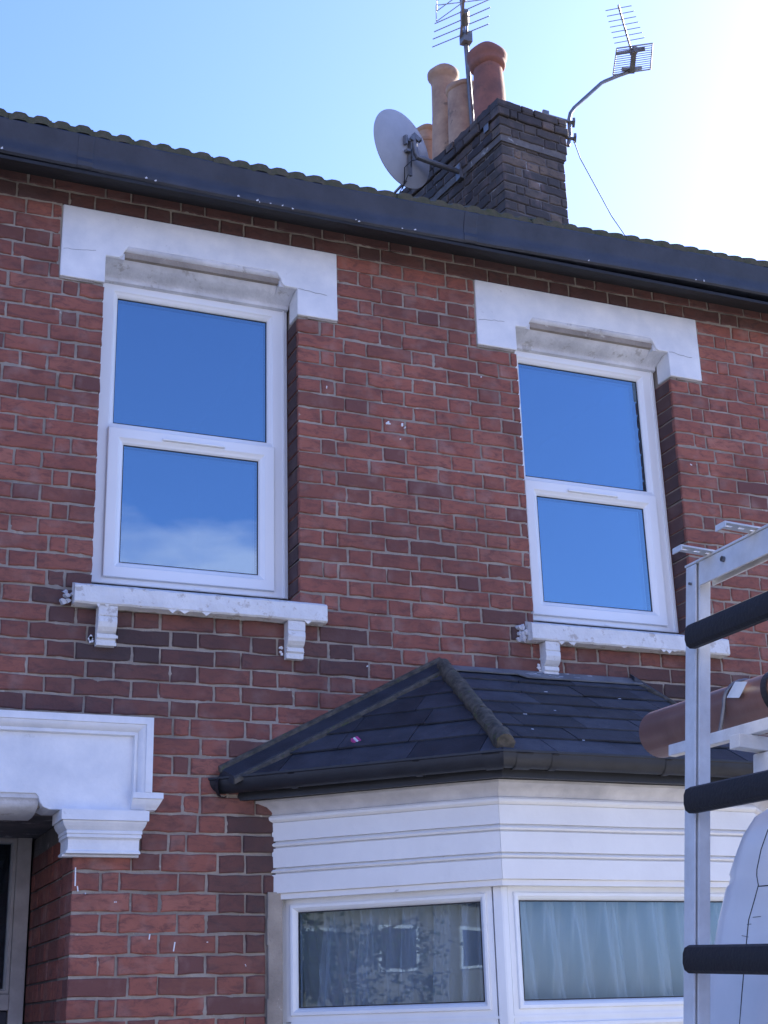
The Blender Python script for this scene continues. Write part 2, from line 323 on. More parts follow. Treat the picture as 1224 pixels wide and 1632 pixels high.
# --- bricks
def soot_shade(x, z):
    s = 0.0
    def blob(cx, cz, rx, rz, a):
        d = ((x - cx) / rx) ** 2 + ((z - cz) / rz) ** 2
        return a * math.exp(-d)
    s += blob(1.55, 3.22, .68, .14, .60) + blob(3.75, 3.17, .75, .16, .70) + blob(1.0, 3.42, .12, .09, .75) + blob(3.1, 3.40, .12, .08, .75)
    s += blob(1.80, 2.30, .13, .50, .85) + blob(1.2, 3.15, .25, .2, .35) + blob(2.2, 3.2, .25, .2, .35) + blob(.6, 2.95, .9, .07, .5)
    s += blob(4.1, 3.05, .35, .15, .6) + blob(1.40, 2.45, .09, .12, .4)
    if z > 5.2: s += .62  # shade under the eaves, painted into the top courses as dark colour
    s += .35 * max(0, noise.noise(Vector((x * 1.3, z * 2.1, 3.3)))) 
    return max(0, min(.88, s))

def brick_geo(mb, x0, x1, z0, z1, yf, yb, tint, rough=.0032, cham=.0045):
    L_ = x1 - x0; nx = 4 if L_ > .15 else 2
    pts = []
    j = lambda: rnd.uniform(-rough, rough)
    for i in range(nx): pts.append((x0 + L_ * i / nx + (0 if i == 0 else j()), z0 + j()))
    pts.append((x1 + j() * .7, z0 + j())); pts.append((x1 + j() * .6, (z0 + z1) / 2))
    for i in range(nx): pts.append((x1 - L_ * i / nx + (j() * .7 if i == 0 else j()), z1 + j()))
    pts.append((x0 + j() * .6, z1 + j())); pts.append((x0 + j() * .7, (z0 + z1) / 2))
    cx, cz = (x0 + x1) / 2, (z0 + z1) / 2; n = len(pts)
    tl = [rnd.uniform(-.0012, .0012) for _ in range(2)]
    def fr(p, c):
        sx = 1 if p[0] < cx else -1; sz = 1 if p[1] < cz else -1
        ex = c if abs(abs(p[0] - cx) - L_ / 2) < .004 else 0; ez = c if abs(abs(p[1] - cz) - (z1 - z0) / 2) < .004 else 0
        return p[0] + sx * ex, p[1] + sz * ez
    V = []
    for p in pts:
        q = fr(p, cham + rnd.uniform(-.001, .0015)); V.append((q[0], yf + tl[0] * (q[0] - cx) / L_ * 2 + tl[1] * (q[1] - cz) * 20, q[1]))
    for p in pts: V.append((p[0], yf + cham * .9, p[1]))
    for p in pts: V.append((p[0], yb, p[1]))
    F = [tuple(range(n))[::-1]] + [(i, (i+1) % n, n + (i+1) % n, n + i) for i in range(n)] + [(n+i, n+(i+1) % n, 2*n+(i+1) % n, 2*n+i) for i in range(n)]
    mb.add(V, F, tint)

def tintof(x, z, dark=.2):
    dark *= .4
    t = rnd.random()
    big = .5 + .5 * noise.noise(Vector((x * .9, z * .9, 0)))
    r = min(1, max(0, rnd.gauss(.42 + .28 * big, .17)))
    if t < dark: r = rnd.uniform(.03, .26)
    return (r, rnd.random(), soot_shade(x, z))

zs = [WTOP]; z = WTOP - .0755
while z > 3.80: zs.append(z); z -= .07515
zs.append(3.79)
for k in range(1, 13): zs.append(3.79 - .885 * k / 12)
while zs[-1] > GZ + .08: zs.append(zs[-1] - .0777)
i0 = min(range(len(zs)), key=lambda i: abs(zs[i] - 4.616))      # top of a stretcher course
J = .0102
bricks = []
def units(parity):
    if parity: return [.225] + [.1065, .225] * 40
    return [.1065, .062, .225] + [.1065, .225] * 40
for ci in range(len(zs) - 1):
    z1, z0 = zs[ci] - J / 2, zs[ci+1] + J / 2
    zc = (z0 + z1) / 2; st = (ci - i0) % 2 == 0
    iv = [(WX0, WX1)]
    for a, b, c, d in BLOCK:
        if min(z1, d) - max(z0, c) > (.035 if (c > 2.3 and d < 5.4 and (a, c) not in [(o_[0], o_[2]) for o_ in OPEN]) else .02):
            nv = []
            for p, q in iv:
                if b <= p or a >= q: nv.append((p, q)); continue
                if a > p: nv.append((p, a))
                if b < q: nv.append((b, q))
            iv = nv
    for p, q in iv:
        if q - p < .03: continue
        us = units(st); rev = abs(q - 1.105) < .01 or abs(q - .12) < .01
        pos = []; x = 0; full = q - p
        while x < full - .001:
            u = us.pop(0)
            if x + u > full - .035: u = full - x
            elif x + u + J > full - .03: u = full - x
            pos.append((x, min(x + u, full))); x += u + J
        if rev: pos = [(full - b_, full - a_) for a_, b_ in pos]
        for a_, b_ in pos:
            wv = .004 * noise.noise(Vector(((p + a_) * 1.5, zc * 2, 9)))
            x0, x1 = p + a_, p + b_
            quoin = None
            for o_ in OPEN[:3]:
                if o_[2] < zc < o_[3]:
                    if abs(x0 - o_[1]) < .002: quoin = 'L'
                    if abs(x1 - o_[0]) < .002: quoin = 'R'
            jx = .0016
            bricks.append([x0 + (0 if quoin == 'L' else rnd.uniform(-jx, jx)), x1 + (0 if quoin == 'R' else rnd.uniform(-jx, jx)), z0 + wv + rnd.uniform(-.001, .001), z1 + wv + rnd.uniform(-.001, .001), quoin, st])
# which 300 show largest
def project(p):
    d = Vector(p) - CAMP; w = d.dot(_f); return 612 + 2281.5 * d.dot(_r) / w, 816 - 2281.5 * d.dot(_u) / w
def shown(b):
    x0, x1, z0, z1 = b[:4]
    P = [project(q) for q in ((x0, 0, z0), (x1, 0, z0), (x1, 0, z1), (x0, 0, z1))]
    cx = sum(p[0] for p in P) / 4; cy = sum(p[1] for p in P) / 4
    if cx < -8 or cx > 1215 or cy < 0 or cy > 1628: return 0
    if z1 < 3.19 and x0 > 1.7:
        if z1 < 2.7 + (x1 - 1.75) * .55 or x0 > 2.5: return 0
    A = 0
    for i in range(4):
        a, c = P[i], P[(i+1) % 4]; A += a[0] * c[1] - a[1] * c[0]
    return abs(A) / 2
order = sorted(range(len(bricks)), key=lambda i: -shown(bricks[i])); top = set(order[:300])
rest = MB()
for i, (x0, x1, z0, z1, q, st) in enumerate(bricks):
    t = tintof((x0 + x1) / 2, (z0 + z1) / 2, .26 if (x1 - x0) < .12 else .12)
    mb = MB() if i in top else rest
    yf = rnd.uniform(-.0065, -.003)
    dep = .1 if not q else (.1025 if st else .215)
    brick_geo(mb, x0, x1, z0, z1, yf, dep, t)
    if q and st:
        bx = (x0, x0 + .1) if q == 'L' else (x1 - .1, x1)
        rest.box(bx[0], bx[1], .1125, .225, z0, z1, tintof(x0, z0, .4))
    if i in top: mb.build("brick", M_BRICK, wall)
for xr, za_, zb_ in ((2.020, 3.49, 4.86), (4.087, 3.49, 4.86)):      # grimy old paint left on the window reveals
    for ci in range(len(zs) - 1):
        z1, z0 = zs[ci] - J / 2, zs[ci+1] + J / 2
        if z1 > zb_ or z0 < za_: continue
        y = .010 + rnd.uniform(0, .012)
        rest.box(xr - .0022, xr + .004, y, .139, z0 + rnd.uniform(0, .004), z1 - rnd.uniform(0, .004), (rnd.uniform(0, .12), 0, rnd.uniform(.55, .8)))
# deep porch reveal behind the front door pier
for ci in range(len(zs) - 1):
    z1, z0 = zs[ci] - J / 2, zs[ci+1] + J / 2
    if z1 > 2.5: continue
    y = .225 + (J if ci % 2 else -.0)
    while y < .93:
        l = .215 if rnd.random() < .6 else .1025
        l = min(l, .94 - y); rest.box(1.079 + rnd.uniform(-.001, .002), 1.17, y + J, y + l, z0, z1, tintof(1.1, z0, .3)); y += l
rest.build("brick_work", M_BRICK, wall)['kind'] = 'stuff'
# uneven pointing: a real, rough mortar surface that laps over the arrises here and there
m = MB(); gx0, gx1, gz0, gz1, gs = .35, 4.95, 1.55, 5.35, .0095
nx_, nz_ = int((gx1 - gx0) / gs), int((gz1 - gz0) / gs); idx = {}
def blocked(x, z):
    for a, b, c, d in BLOCK:
        if a - .004 < x < b + .004 and c - .004 < z < d + .004: return True
    for a, b, c, d in OPEN:
        if a - .006 < x < b + .006 and c - .004 < z < d + .004: return True
    if z < 2.65 and 1.86 < x: return True
    return z < 3.17 and x > 1.75 and (z < 2.68 + (x - 1.72) * .5 or x > 2.7)
def mv(i, j):
    key = (i, j)
    if key not in idx:
        x, z = gx0 + i * gs, gz0 + j * gs
        y_ = .0022 + .0048 * noise.noise(Vector((x * 9, 0, z * 16))) + .0042 * noise.noise(Vector((x * 45, 3, z * 60)))
        idx[key] = len(m.v); m.v.append((x, max(-.0046, min(.0055, y_)), z))
    return idx[key]
for i in range(nx_):
    for j in range(nz_):
        x, z = gx0 + (i + .5) * gs, gz0 + (j + .5) * gs
        if blocked(x, z): continue
        m.f.append((mv(i, j), mv(i + 1, j), mv(i + 1, j + 1), mv(i, j + 1))); m.t.append(None)
m.build("pointing", M_MORTAR, wall, smooth='all')['kind'] = 'stuff'
pw = MB(); pw.box(1.088, 1.19, .24, 1.2, GZ, 2.52); pw.box(.0, .112, .24, 1.2, GZ, 2.52); pw.box(0, 1.2, .24, 1.2, 2.526, 2.6)
pw.build("porch_wall", M_MORTARD, wall)
# filler, screw holes and drips of old paint on the brickwork
fp = MB()
for x, z, r in [(2.46, 4.36, .011), (2.475, 4.357, .008), (2.545, 4.365, .010), (2.555, 4.35, .006), (2.53, 4.29, .006), (1.78, 1.93, .004), (1.62, 2.02, .004), (1.13, 2.2, .004), (1.25, 2.17, .005), (1.36, 2.73, .006), (2.16, 4.5, .006), (4.16, 4.36, .007), (2.97, 4.68, .006), (2.8, 3.02, .006), (2.33, 3.18, .006)]:
    r *= .8
    for k in range(2):
        fp.lathe((x + rnd.uniform(-1, 1) * r, -.004, z + rnd.uniform(-1, 1) * r), [(0, .004), (r * .6, .003), (r * rnd.uniform(.7, 1), -.004)], 7, axis=(0, -1, 0))
for x, z, h in [(1.785, 1.955, .03), (1.88, 1.93, .03), (1.09, 2.30, .07), (1.49, 2.02, .035), (1.10, 2.23, .02), (1.32, 2.74, .05), (4.05, 3.0, .06), (4.0, 3.05, .05), (1.39, 2.05, .02)]:
    fp.bar((x, -.003, z), (x + rnd.uniform(-.006, .006), -.003, z - h), .005, .004, up=(0, 1, 0))
fp.build("paint_drips", M_STONE, wall)['kind'] = 'stuff'
fl = MB()
n_ = 24
for i in range(n_):
    za = GZ + (2.21 - GZ) * i / n_; zb = GZ + (2.21 - GZ) * (i + 1) / n_
    fl.box(1.868 + rnd.uniform(-.004, .003), 1.93, -.014 + rnd.uniform(-.003, .003), .05, za, zb + .001)
fl.build("mortar_fillet", M_MORTAR, wall)

# --- lintels over the two upper windows
def arc(cx, cz, r, a0, a1, n=6): return [(cx + r * math.cos(math.radians(a0 + (a1 - a0) * i / n)), cz + r * math.sin(math.radians(a0 + (a1 - a0) * i / n))) for i in range(n + 1)]
def make_lintel(x0, x1, a, b, label):
    zb, zt, zi, za = 4.853, 5.214, 4.990, 5.056
    out_ = [(x0, zt), (x0, zb), (a, zb), (a, zi), (a + .052, zi)]
    out_ += [(a + .052 + .030 * math.sin(t), zi + .036 - .036 * math.cos(t)) for t in (.3, .7, 1.1, 1.5)]
    out_ += [(a + .086, zi + .040), (a + .104, za)]
    R_ = [(a + b - x, z_) for x, z_ in out_[4:]][::-1]
    out_ += R_ + [(b, zi), (b, zb), (x1, zb), (x1, zt)]
    m = MB(); m.prism(out_, lambda p: (p[0], -.012 + .004 * noise.noise(Vector((p[0] * 4, 0, p[1] * 4))), p[1]), lambda p: (p[0], .11, p[1]))
    li = fixp(m.build("lintel", M_STONE, house, bevel=.005))
    # receding moulding under the arch
    prof = [(.0, za + .02), (-.0085, za + .002), (-.0105, za - .004), (-.006, za - .014), (.004, za - .022), (.012, za - .024), (.013, za - .029), (.019, za - .029), (.021, za - .034),
            (.034, za - .058), (.055, zi - .008), (.078, zi - .020), (.095, zi - .026), (.112, zi - .034), (.116, zi - .040), (.118, zi - .052), (.135, zi - .056), (.15, zi - .056), (.15, za + .03)]
    m = MB(); m.prism(prof, lambda p: (a + .088, p[0], p[1]), lambda p: (b - .088, p[0], p[1]))
    o = m.build("soffit_moulding", M_STONED, li, smooth=True)
    low = [(.0, zi + .03), (.0, zi - .001), (.040, zi - .004), (.060, zi - .012), (.078, zi - .020), (.095, zi - .026), (.112, zi - .034), (.116, zi - .040), (.118, zi - .052), (.135, zi - .056), (.15, zi - .056), (.15, zi + .03)]
    for xa, xb in ((a + .001, a + .0875), (b - .0875, b - .001)):
        m = MB(); m.prism(low, lambda p: (xa, p[0], p[1]), lambda p: (xb, p[0], p[1])); m.build("soffit_stop", M_STONED, li, smooth=True)
    for sgn, xs_ in ((1, b + .004), (-1, x0 + .01)):      # hairline cracks at the springing
        m = MB(); pts = []
        for q in range(9): pts.append((xs_ + .018 * q, -.0135 + .004 * noise.noise(Vector(((xs_ + .018 * q) * 4, 0, zi * 4))), zi - .004 * q * sgn * .4 + rnd.uniform(-.003, .003)))
        m.tube(pts, .0009, 4); m.build("hairline_crack", M_STEEL, li)
    # ragged mortar bed round the block
    m = MB()
    for i in range(26):
        xa = x0 + (x1 - x0) * i / 26
        if xa < a - .05 or xa > b + .02: m.box(xa, xa + (x1 - x0) / 26, -.004 + rnd.uniform(-.002, .002), .05, zb - .011, zb - .001)
    for i in range(8):
        za_ = zb + (zt - zb) * i / 8
        m.box(x0 - .012 - rnd.uniform(0, .003), x0 - .001, -.003, .05, za_, za_ + .046); m.box(x1 + .001, x1 + .011 + rnd.uniform(0, .003), -.003, .05, za_, za_ + .046)
    m.build("mortar_bed", M_MORTAR, li)["kind"] = "stuff"
    return li
make_lintel(.905, 2.220, 1.105, 2.017, "")
make_lintel(2.962, 4.283, 3.180, 4.084, "")

# --- upper windows
def make_window(x0, x1):
    w = H("window"); yf, yb = .140, .20
    m = MB(); rect = (x0 + .001, x1 - .003, 3.50, 4.975)
    sweep_ring(m, rect, [(0, yb), (0, yf + .004), (.004, yf), (.072, yf), (.078, yf + .006), (.086, yf + .010), (.094, yf + .018), (.097, yf + .03), (.097, yb)])
    zt0, zt1 = 4.222, 4.250
    m.add([(x, y_, z_) for x in (x0 + .06, x1 - .06) for y_, z_ in ((yb, 4.19), (yf + .004, 4.19), (yf + .001, 4.228), (yf + .006, 4.245), (yf + .03, 4.256), (yb, 4.256))],
          [tuple(range(6))[::-1], tuple(range(6, 12))] + [(i, (i+1) % 6, 6 + (i+1) % 6, 6 + i) for i in range(6)])
    m.build("outer_frame", M_UPVC, w, bevel=.0012)
    # side outer lip
    m = MB(); m.box(x1 - .028, x1 - .020, yf - .008, yf, 3.50, 4.972); m.build("frame_trim", M_UPVC, w, bevel=.001)
    m = MB(); sweep_ring(m, (x0 + .070, x1 - .073, 3.527, 4.220), [(0, yf - .003), (0, yf - .014), (.003, yf - .017), (.046, yf - .017), (.056, yf - .009), (.066, yf - .004), (.074, yf + .006), (.074, yb), (.05, yb), (.05, yf - .002)])
    sa = m.build("opening_sash", M_UPVC, w, bevel=.001)
    for (a, b, c, d, y_, par) in ((x0 + .095, x1 - .098, 4.254, 4.880, yf + .026, w), (x0 + .142, x1 - .145, 3.599, 4.148, yf + .004, sa)):
        m = MB(); sweep_ring(m, (a, b, c, d), [(0, y_), (.0045, y_ + .001), (.0045, y_ + .01), (0, y_ + .01)]); m.build("gasket", M_GASKET, par)
        m = MB(); m.box(a + .002, b - .002, y_ + .004, y_ + .022, c + .002, d - .002); m.build("pane", M_GLASS, par)
        m = MB(); sweep_ring(m, (a + .004, b - .004, c + .004, d - .004), [(0, y_ + .0225), (.010, y_ + .0225), (.010, y_ + .03), (0, y_ + .03)]); m.build("spacer_bar", M_STEEL, par)
    m = MB(); cx = (x0 + x1) / 2; m.box(cx - .145, cx + .145, yf - .030, yf - .0165, 4.180, 4.192); m.build("trickle_vent", M_UPVC, w, bevel=.004)
    m = MB(); m.box(cx + .02, cx + .045, yf - .004, yf, 3.505, 3.514); m.build("drain_cap", M_UPVC, w)
    # sealant + room behind
    m = MB(); sweep_ring(m, (x0 - .05, x1 + .05, 3.40, 5.05), [(0, 1.9), (0, .205), (.12, .205), (.12, .208), (.004, .208), (.004, 1.9)])
    m.box(x0 - .05, x1 + .05, 1.9, 1.93, 3.4, 5.05); m.build("dark_interior", M_DARK, w)
    return w
make_window(1.105, 2.020); make_window(3.180, 4.087)

def make_sill(x0, x1, ch, brk, broken):
    m = MB(); n = 28; rows = []
    prof = [(.14, 3.492), (.02, 3.455), (-.060, 3.428), (-.070, 3.420), (-.071, 3.352), (-.064, 3.345), (-.040, 3.344), (-.030, 3.352), (.0, 3.345), (.14, 3.345)]
    for i in range(n + 1):
        x = x0 + (x1 - x0) * i / n; rows.append([(x, y_ + (.0025 * noise.noise(Vector((x * 30, z_ * 30, 1))) if y_ < .1 else 0), z_ + (.004 * noise.noise(Vector((x * 22, z_ * 9, 4))) if y_ < .1 else 0)) for y_, z_ in prof])
    k = len(prof); V = [p for r_ in rows for p in r_]; F = [tuple(range(k))[::-1], tuple(n * k + i for i in range(k))]
    for i in range(n):
        for j in range(k): F.append((i*k+j, i*k+(j+1) % k, (i+1)*k+(j+1) % k, (i+1)*k+j))
    m.add(V, F); s_ = fixp(m.build("window_sill", M_SILL, house))
    for bx, w_ in brk:
        m = MB()
        # scrolled bracket: side profile in (y, z)
        P = [(.02, 3.343), (-.062, 3.343), (-.062, 3.302), (-.058, 3.300), (-.058, 3.297), (-.062, 3.295), (-.064, 3.275), (-.058, 3.255), (-.045, 3.240), (-.030, 3.232), (-.030, 3.230), (-.040, 3.229), (-.042, 3.212), (-.032, 3.206), (-.032, 3.203), (-.036, 3.201), (-.034, 3.182), (.02, 3.180)]
        m.prism(P, lambda p: (bx, p[0], p[1]), lambda p: (bx + w_, p[0], p[1]))
        m.build("sill_bracket", M_SILL, s_, bevel=.002)
        # knobbly plaster round the foot of the bracket
        m = MB()
        for q in range(7):
            sx = bx - .012 if q < 5 else bx + w_ + .01
            cx_, cz_, r_ = sx + rnd.uniform(-.008, .006), 3.19 + rnd.uniform(0, .05), rnd.uniform(.006, .012)
            pts = [(cx_ + r_ * rnd.uniform(.5, 1.1) * math.cos(a_), cz_ + r_ * rnd.uniform(.5, 1.1) * math.sin(a_)) for a_ in (.2, 1.1, 2.2, 3.1, 4.3, 5.4)]
            m.prism(pts, lambda p: (p[0], -.012, p[1]), lambda p: (p[0], .0, p[1]))
        if broken or bx < 2: m.build("plaster_lump", M_STONE, s_)['kind'] = 'stuff'
    m = MB()
    for q in range(14 if broken else 7):
        cx_, cz_ = x0 - rnd.uniform(-.004, .038), 3.385 + rnd.uniform(-.045, .03); r_ = rnd.uniform(.008, .020); yb_ = -rnd.uniform(.004, .035)
        pts = [(cx_ + r_ * rnd.uniform(.4, 1.1) * math.cos(a_), cz_ + r_ * rnd.uniform(.4, 1.1) * math.sin(a_)) for a_ in (.2, 1.1, 2.2, 3.1, 4.3, 5.4)]
        m.prism(pts, lambda p: (p[0], yb_ + (p[0] - cx_) * .5, p[1]), lambda p: (p[0] - .004, .0, p[1] + .003))
    m.build("crumbling_render", M_STONED, s_)["kind"] = "stuff"
    m = MB()   # curling paint flakes on the underside edge
    for q in range(12 if broken else 6):
        x = rnd.uniform(x0 + .05, x1 - .1); l = rnd.uniform(.015, .05); h = rnd.uniform(.006, .016)
        m.add([(x, -.07, 3.346), (x + l, -.07, 3.346), (x + l * .55, -.066, 3.346 - h), (x, -.067, 3.347), (x + l, -.067, 3.347), (x + l * .55, -.063, 3.346 - h)], [(0, 1, 2), (5, 4, 3), (0, 3, 4, 1), (1, 4, 5, 2), (2, 5, 3, 0)])
    if broken: m.add([(3.99, -.07, 3.346), (4.05, -.07, 3.346), (4.025, -.068, 3.312), (3.99, -.067, 3.346), (4.05, -.067, 3.346), (4.025, -.064, 3.312)], [(0, 1, 2), (5, 4, 3), (0, 3, 4, 1), (1, 4, 5, 2), (2, 5, 3, 0)])
    m.build("paint_flakes", M_STONE, s_)['kind'] = 'stuff'
make_sill(1.026, 2.123, 0, ((1.128, .078), (1.945, .078)), False)
make_sill(3.130, 4.222, 0, ((3.200, .076), (4.02, .076)), True)

# --- front door hood
dl = H("door_lintel")
m = MB(); XR, XL = 1.352, -.19
zi, za = 2.512, 2.572
out_ = [(XR, 2.868), (XL, 2.868), (XL, 2.512), (.135, 2.512), (.24, 2.512), (.26, 2.53), (.275, 2.565), (.29, za), (.915, za), (.926, 2.560), (.932, 2.540), (.945, 2.522), (.968, 2.512), (XR, 2.512)]
m.prism(out_, lambda p: (p[0], -.052, p[1]), lambda p: (p[0], .12, p[1])); m.build("lintel_block", M_STONE, dl, bevel=.003)
def rail(mb, prof, pts):      # open sweep in the x-z plane; prof [(inset, y)], pts corner list with inset directions
    n = len(prof); V = []
    for (px, pz, dx, dz) in pts:
        for d, y_ in prof: V.append((px + dx * d, y_, pz + dz * d))
    F = []
    for k in range(len(pts) - 1):
        for i in range(n): F.append((k*n+i, k*n+(i+1) % n, (k+1)*n+(i+1) % n, (k+1)*n+i))
    F += [tuple(range(n))[::-1], tuple((len(pts)-1)*n + i for i in range(n))]
    mb.add(V, F)
pr = [(-.010, -.03), (-.010, -.094), (.018, -.094), (.019, -.088), (.024, -.088), (.034, -.082), (.044, -.070), (.047, -.064), (.050, -.064), (.052, -.070), (.060, -.070), (.064, -.058), (.064, -.03)]
m = MB(); rail(m, pr, [(XL, 2.872, 0, -1), (XR, 2.872, -1, -1), (XR, 2.584, -1, 0)]); m.build("panel_moulding", M_STONE, dl, smooth=True)
# ear: the moulding returns outwards at the foot
m = MB(); ear = [(2.583, -.094), (2.560, -.096), (2.558, -.088), (2.550, -.086), (2.535, -.074), (2.524, -.060), (2.520, -.058), (2.520, .0), (2.583, .0)]
m.prism(ear, lambda p: (1.285, p[1], p[0]), lambda p: (1.408 - max(0, (2.56 - p[0])) * .5, p[1], p[0])); m.build("moulding_return", M_STONE, dl, smooth=True)
# capital under the lintel
m = MB()
for a, b, c, d, f in ((1.010, 1.352, 2.470, 2.510, -.10),):
    m.box(a, b, f, .10, c, d)
cp = [(0, 2.4695, -.092), (.0, 2.462, -.090), (.006, 2.450, -.082), (.016, 2.438, -.072), (.020, 2.434, -.068), (.018, 2.433, -.074), (.018, 2.422, -.074), (.023, 2.420, -.068), (.021, 2.419, -.070), (.021, 2.408, -.070), (.027, 2.405, -.062), (.029, 2.400, -.056), (.029, 2.362, -.054), (.022, 2.356, -.058), (.020, 2.348, -.058)]
V = []
for d, z_, y_ in cp: V += [(1.018 + d, .10, z_), (1.018 + d, y_, z_), (1.345 - d * .7, y_, z_), (1.345 - d * .7, .10, z_)]
n = len(cp); F = [(0, 1, 2, 3), tuple(4 * (n-1) + i for i in range(4))[::-1]]
for i in range(n - 1):
    for k in range(4): F.append((4*i+k, 4*i+(k+1) % 4, 4*i+4+(k+1) % 4, 4*i+4+k))
m.add(V, F); m.build("capital", M_STONE, dl, bevel=.0015)
m2 = MB(); m2.box(1.03, 1.33, -.030, .02, 2.338, 2.347); m2.build("mortar_bed", M_STONED, dl)
# soffit mouldings under the hood
prof = [(.03, 2.61), (-.02, 2.60), (-.018, 2.556), (-.006, 2.548), (-.002, 2.54), (.004, 2.53), (.02, 2.518), (.06, 2.508), (.12, 2.500), (.22, 2.50), (.22, 2.61)]
m = MB(); m.prism(prof, lambda p: (.17, p[0] - .025, p[1]), lambda p: (.93, p[0] - .025, p[1])); m.build("soffit_moulding", M_STONED, dl, smooth=True)

fd = H("front_door")
m = MB(); m.box(1.010, 1.074, .95, 1.03, GZ, 2.60); m.box(.12, .19, .95, 1.03, GZ, 2.60); m.box(.19, 1.010, .95, 1.03, 2.525, 2.60); m.box(.19, 1.010, .945, 1.03, 1.795, 1.862)
m.build("door_frame", M_DOORW, fd, bevel=.004)
m = MB(); sweep_ring(m, (.192, 1.008, 1.864, 2.523), [(0, .96), (.012, .96), (.02, .975), (.02, 1.01), (0, 1.01)]); m.build("fanlight_bead", M_DOORW, fd)
m = MB(); m.box(.21, .99, .985, .990, 1.88, 2.51); m.build("fanlight_pane", M_GLASSB, fd)
m = MB(); m.box(.192, 1.008, .975, 1.015, GZ + .05, 1.793); m.build("door_leaf", mat("dark_blue_door_paint", (.02, .025, .04), .35), fd, bevel=.003)
m = MB(); m.box(.0, 1.2, 1.3, 1.33, GZ, 2.6); m.build("hall_interior", M_DARK, fd)

# --- eaves: gutter, soffit, tiles
m = MB(); n = 60; prof = [(0, 5.352), (-.10, 5.312), (-.205, 5.276), (-.236, 5.274), (-.246, 5.282), (-.250, 5.303), (-.243, 5.325), (-.248, 5.355), (-.262, 5.402), (-.268, 5.426), (-.262, 5.435), (-.235, 5.429), (-.22, 5.36), (-.12, 5.36), (-.1, 5.44), (0, 5.44)]
V = []; F = []; k = len(prof)
def sag(x): return .014 * math.cos((x - 2.1) * 1.35) * -1 + .010 * (x - 2.1) * .5
for i in range(n + 1):
    x = WX0 + (WX1 - WX0) * i / n
    for j, (y_, z_) in enumerate(prof): V.append((x, y_ + (.003 * noise.noise(Vector((x * 5, z_ * 20, 2))) if -.3 < y_ < -.1 else 0), z_ + (sag(x) if y_ < -.15 else 0)))
for i in range(n):
    for j in range(k): F.append((i*k+j, i*k+(j+1) % k, (i+1)*k+(j+1) % k, (i+1)*k+j))
F += [tuple(range(k))[::-1], tuple(n*k+j for j in range(k))]
m.add(V, F)
# front faces pale, underside dark: two materials on one gutter
gt = fixp(m.build("eaves_gutter", M_EAVE, house, smooth=True))
m = MB()
m.add([(WX0, -.002, 5.3495), (WX1, -.002, 5.3495), (WX1, -.236, 5.262), (WX0, -.236, 5.262), (WX0, -.002, 5.338), (WX1, -.002, 5.338), (WX1, -.236, 5.246), (WX0, -.236, 5.246)], [(0,1,2,3),(7,6,5,4),(0,4,5,1),(1,5,6,2),(2,6,7,3),(3,7,4,0)])
fixp(m.build("soffit_board", M_EAVED, house))
m = MB()
for q in range(16):
    c = rnd.choice([.62, 1.3, 1.75, 1.85, 2.25, 2.5, 3.3, 3.5, 4.2]) + rnd.gauss(0, .12); l = rnd.uniform(.003, .016); h = rnd.uniform(.002, .012)
    zz = 5.274 + sag(c) + rnd.uniform(0, .012)
    m.add([(c, -.2525, zz), (c + l, -.2525, zz), (c + l * rnd.random(), -.2535, zz + h), (c + l * .3, -.2525, zz - .004)], [(0, 1, 2), (0, 3, 1)])
m.build("peeling_paint", M_STONED, gt)['kind'] = 'stuff'

for bx in (.95, 2.83, 4.70):       # gutter joints and their bolts
    m = MB(); m.prism([(y_ - .004 if y_ < -.2 else y_, z_ + sag(bx)) for y_, z_ in prof[2:10]] + [(-.22, 5.42)], lambda p: (bx - .035, p[0], p[1]), lambda p: (bx + .035, p[0], p[1]))
    m.build("gutter_joint", M_EAVE, gt, bevel=.003)
roof = H("roof")
PT = .0915; TW = PT * 2; PITCH = math.atan(.575); ct, st_ = math.cos(PITCH), math.sin(PITCH)
def tile_prof(n=7):
    P = []
    for r_ in range(2):
        for u, h in ((0, 0), (.14, 0), (.22, .008), (.30, .0135), (.52, .0155), (.74, .0135), (.82, .008), (.90, 0)): P.append((PT * (r_ + u), h))
    P.append((TW, 0)); return P
def tile_mesh(length, thick=.034):
    P = tile_prof(); m = MB(); n = len(P); V = []
    for (s_, dz) in ((0, .0), (length, -.012)):
        for x, h in P: V.append((x, s_ * ct, s_ * st_ + h + dz + thick))
    for (s_, dz) in ((0, .0), (length, -.012)):
        for x, h in P: V.append((x, s_ * ct, s_ * st_ + h * .75 + dz))
    F = []
    for i in range(n - 1): F += [(i, i+1, n+i+1, n+i), (2*n+i+1, 2*n+i, 3*n+i, 3*n+i+1), (i+1, i, 2*n+i, 2*n+i+1), (n+i, n+i+1, 3*n+i+1, 3*n+i)]
    F += [(0, n, 3*n, 2*n), (n-1, 3*n-1, 4*n-1, 2*n-1)]
    m.add(V, F); return m
tm = tile_mesh(.36); t0 = tm.build("roof_tile", M_TILE, roof); tme = t0.data
GA = .30; first = True; Y0, Z0 = -.262, 5.421
stuff = MB()
for course in range(15):
    s0 = GA * course; off = 0
    for i in range(int((WX1 - WX0) / TW)):
        x = WX0 + i * TW; yy = Y0 + s0 * ct; zz = Z0 + s0 * st_ + (sag(x) * (1 if course == 0 else .6)) + rnd.uniform(-.003, .004)
        if course < 2:
            if first: o = t0; first = False
            else: o = bpy.data.objects.new("roof_tile", tme); COL.objects.link(o); o.parent = roof
            o.location = (x, yy + rnd.uniform(-.006, .004), zz); o.rotation_euler = (rnd.uniform(-.01, .01), rnd.uniform(-.02, .02), rnd.uniform(-.012, .012))
        else:
            stuff.add([(p[0] + x, p[1] + yy, p[2] + zz) for p in tm.v], tm.f)
stuff.build("roof_tiles_above", M_TILE, roof)['kind'] = 'stuff'
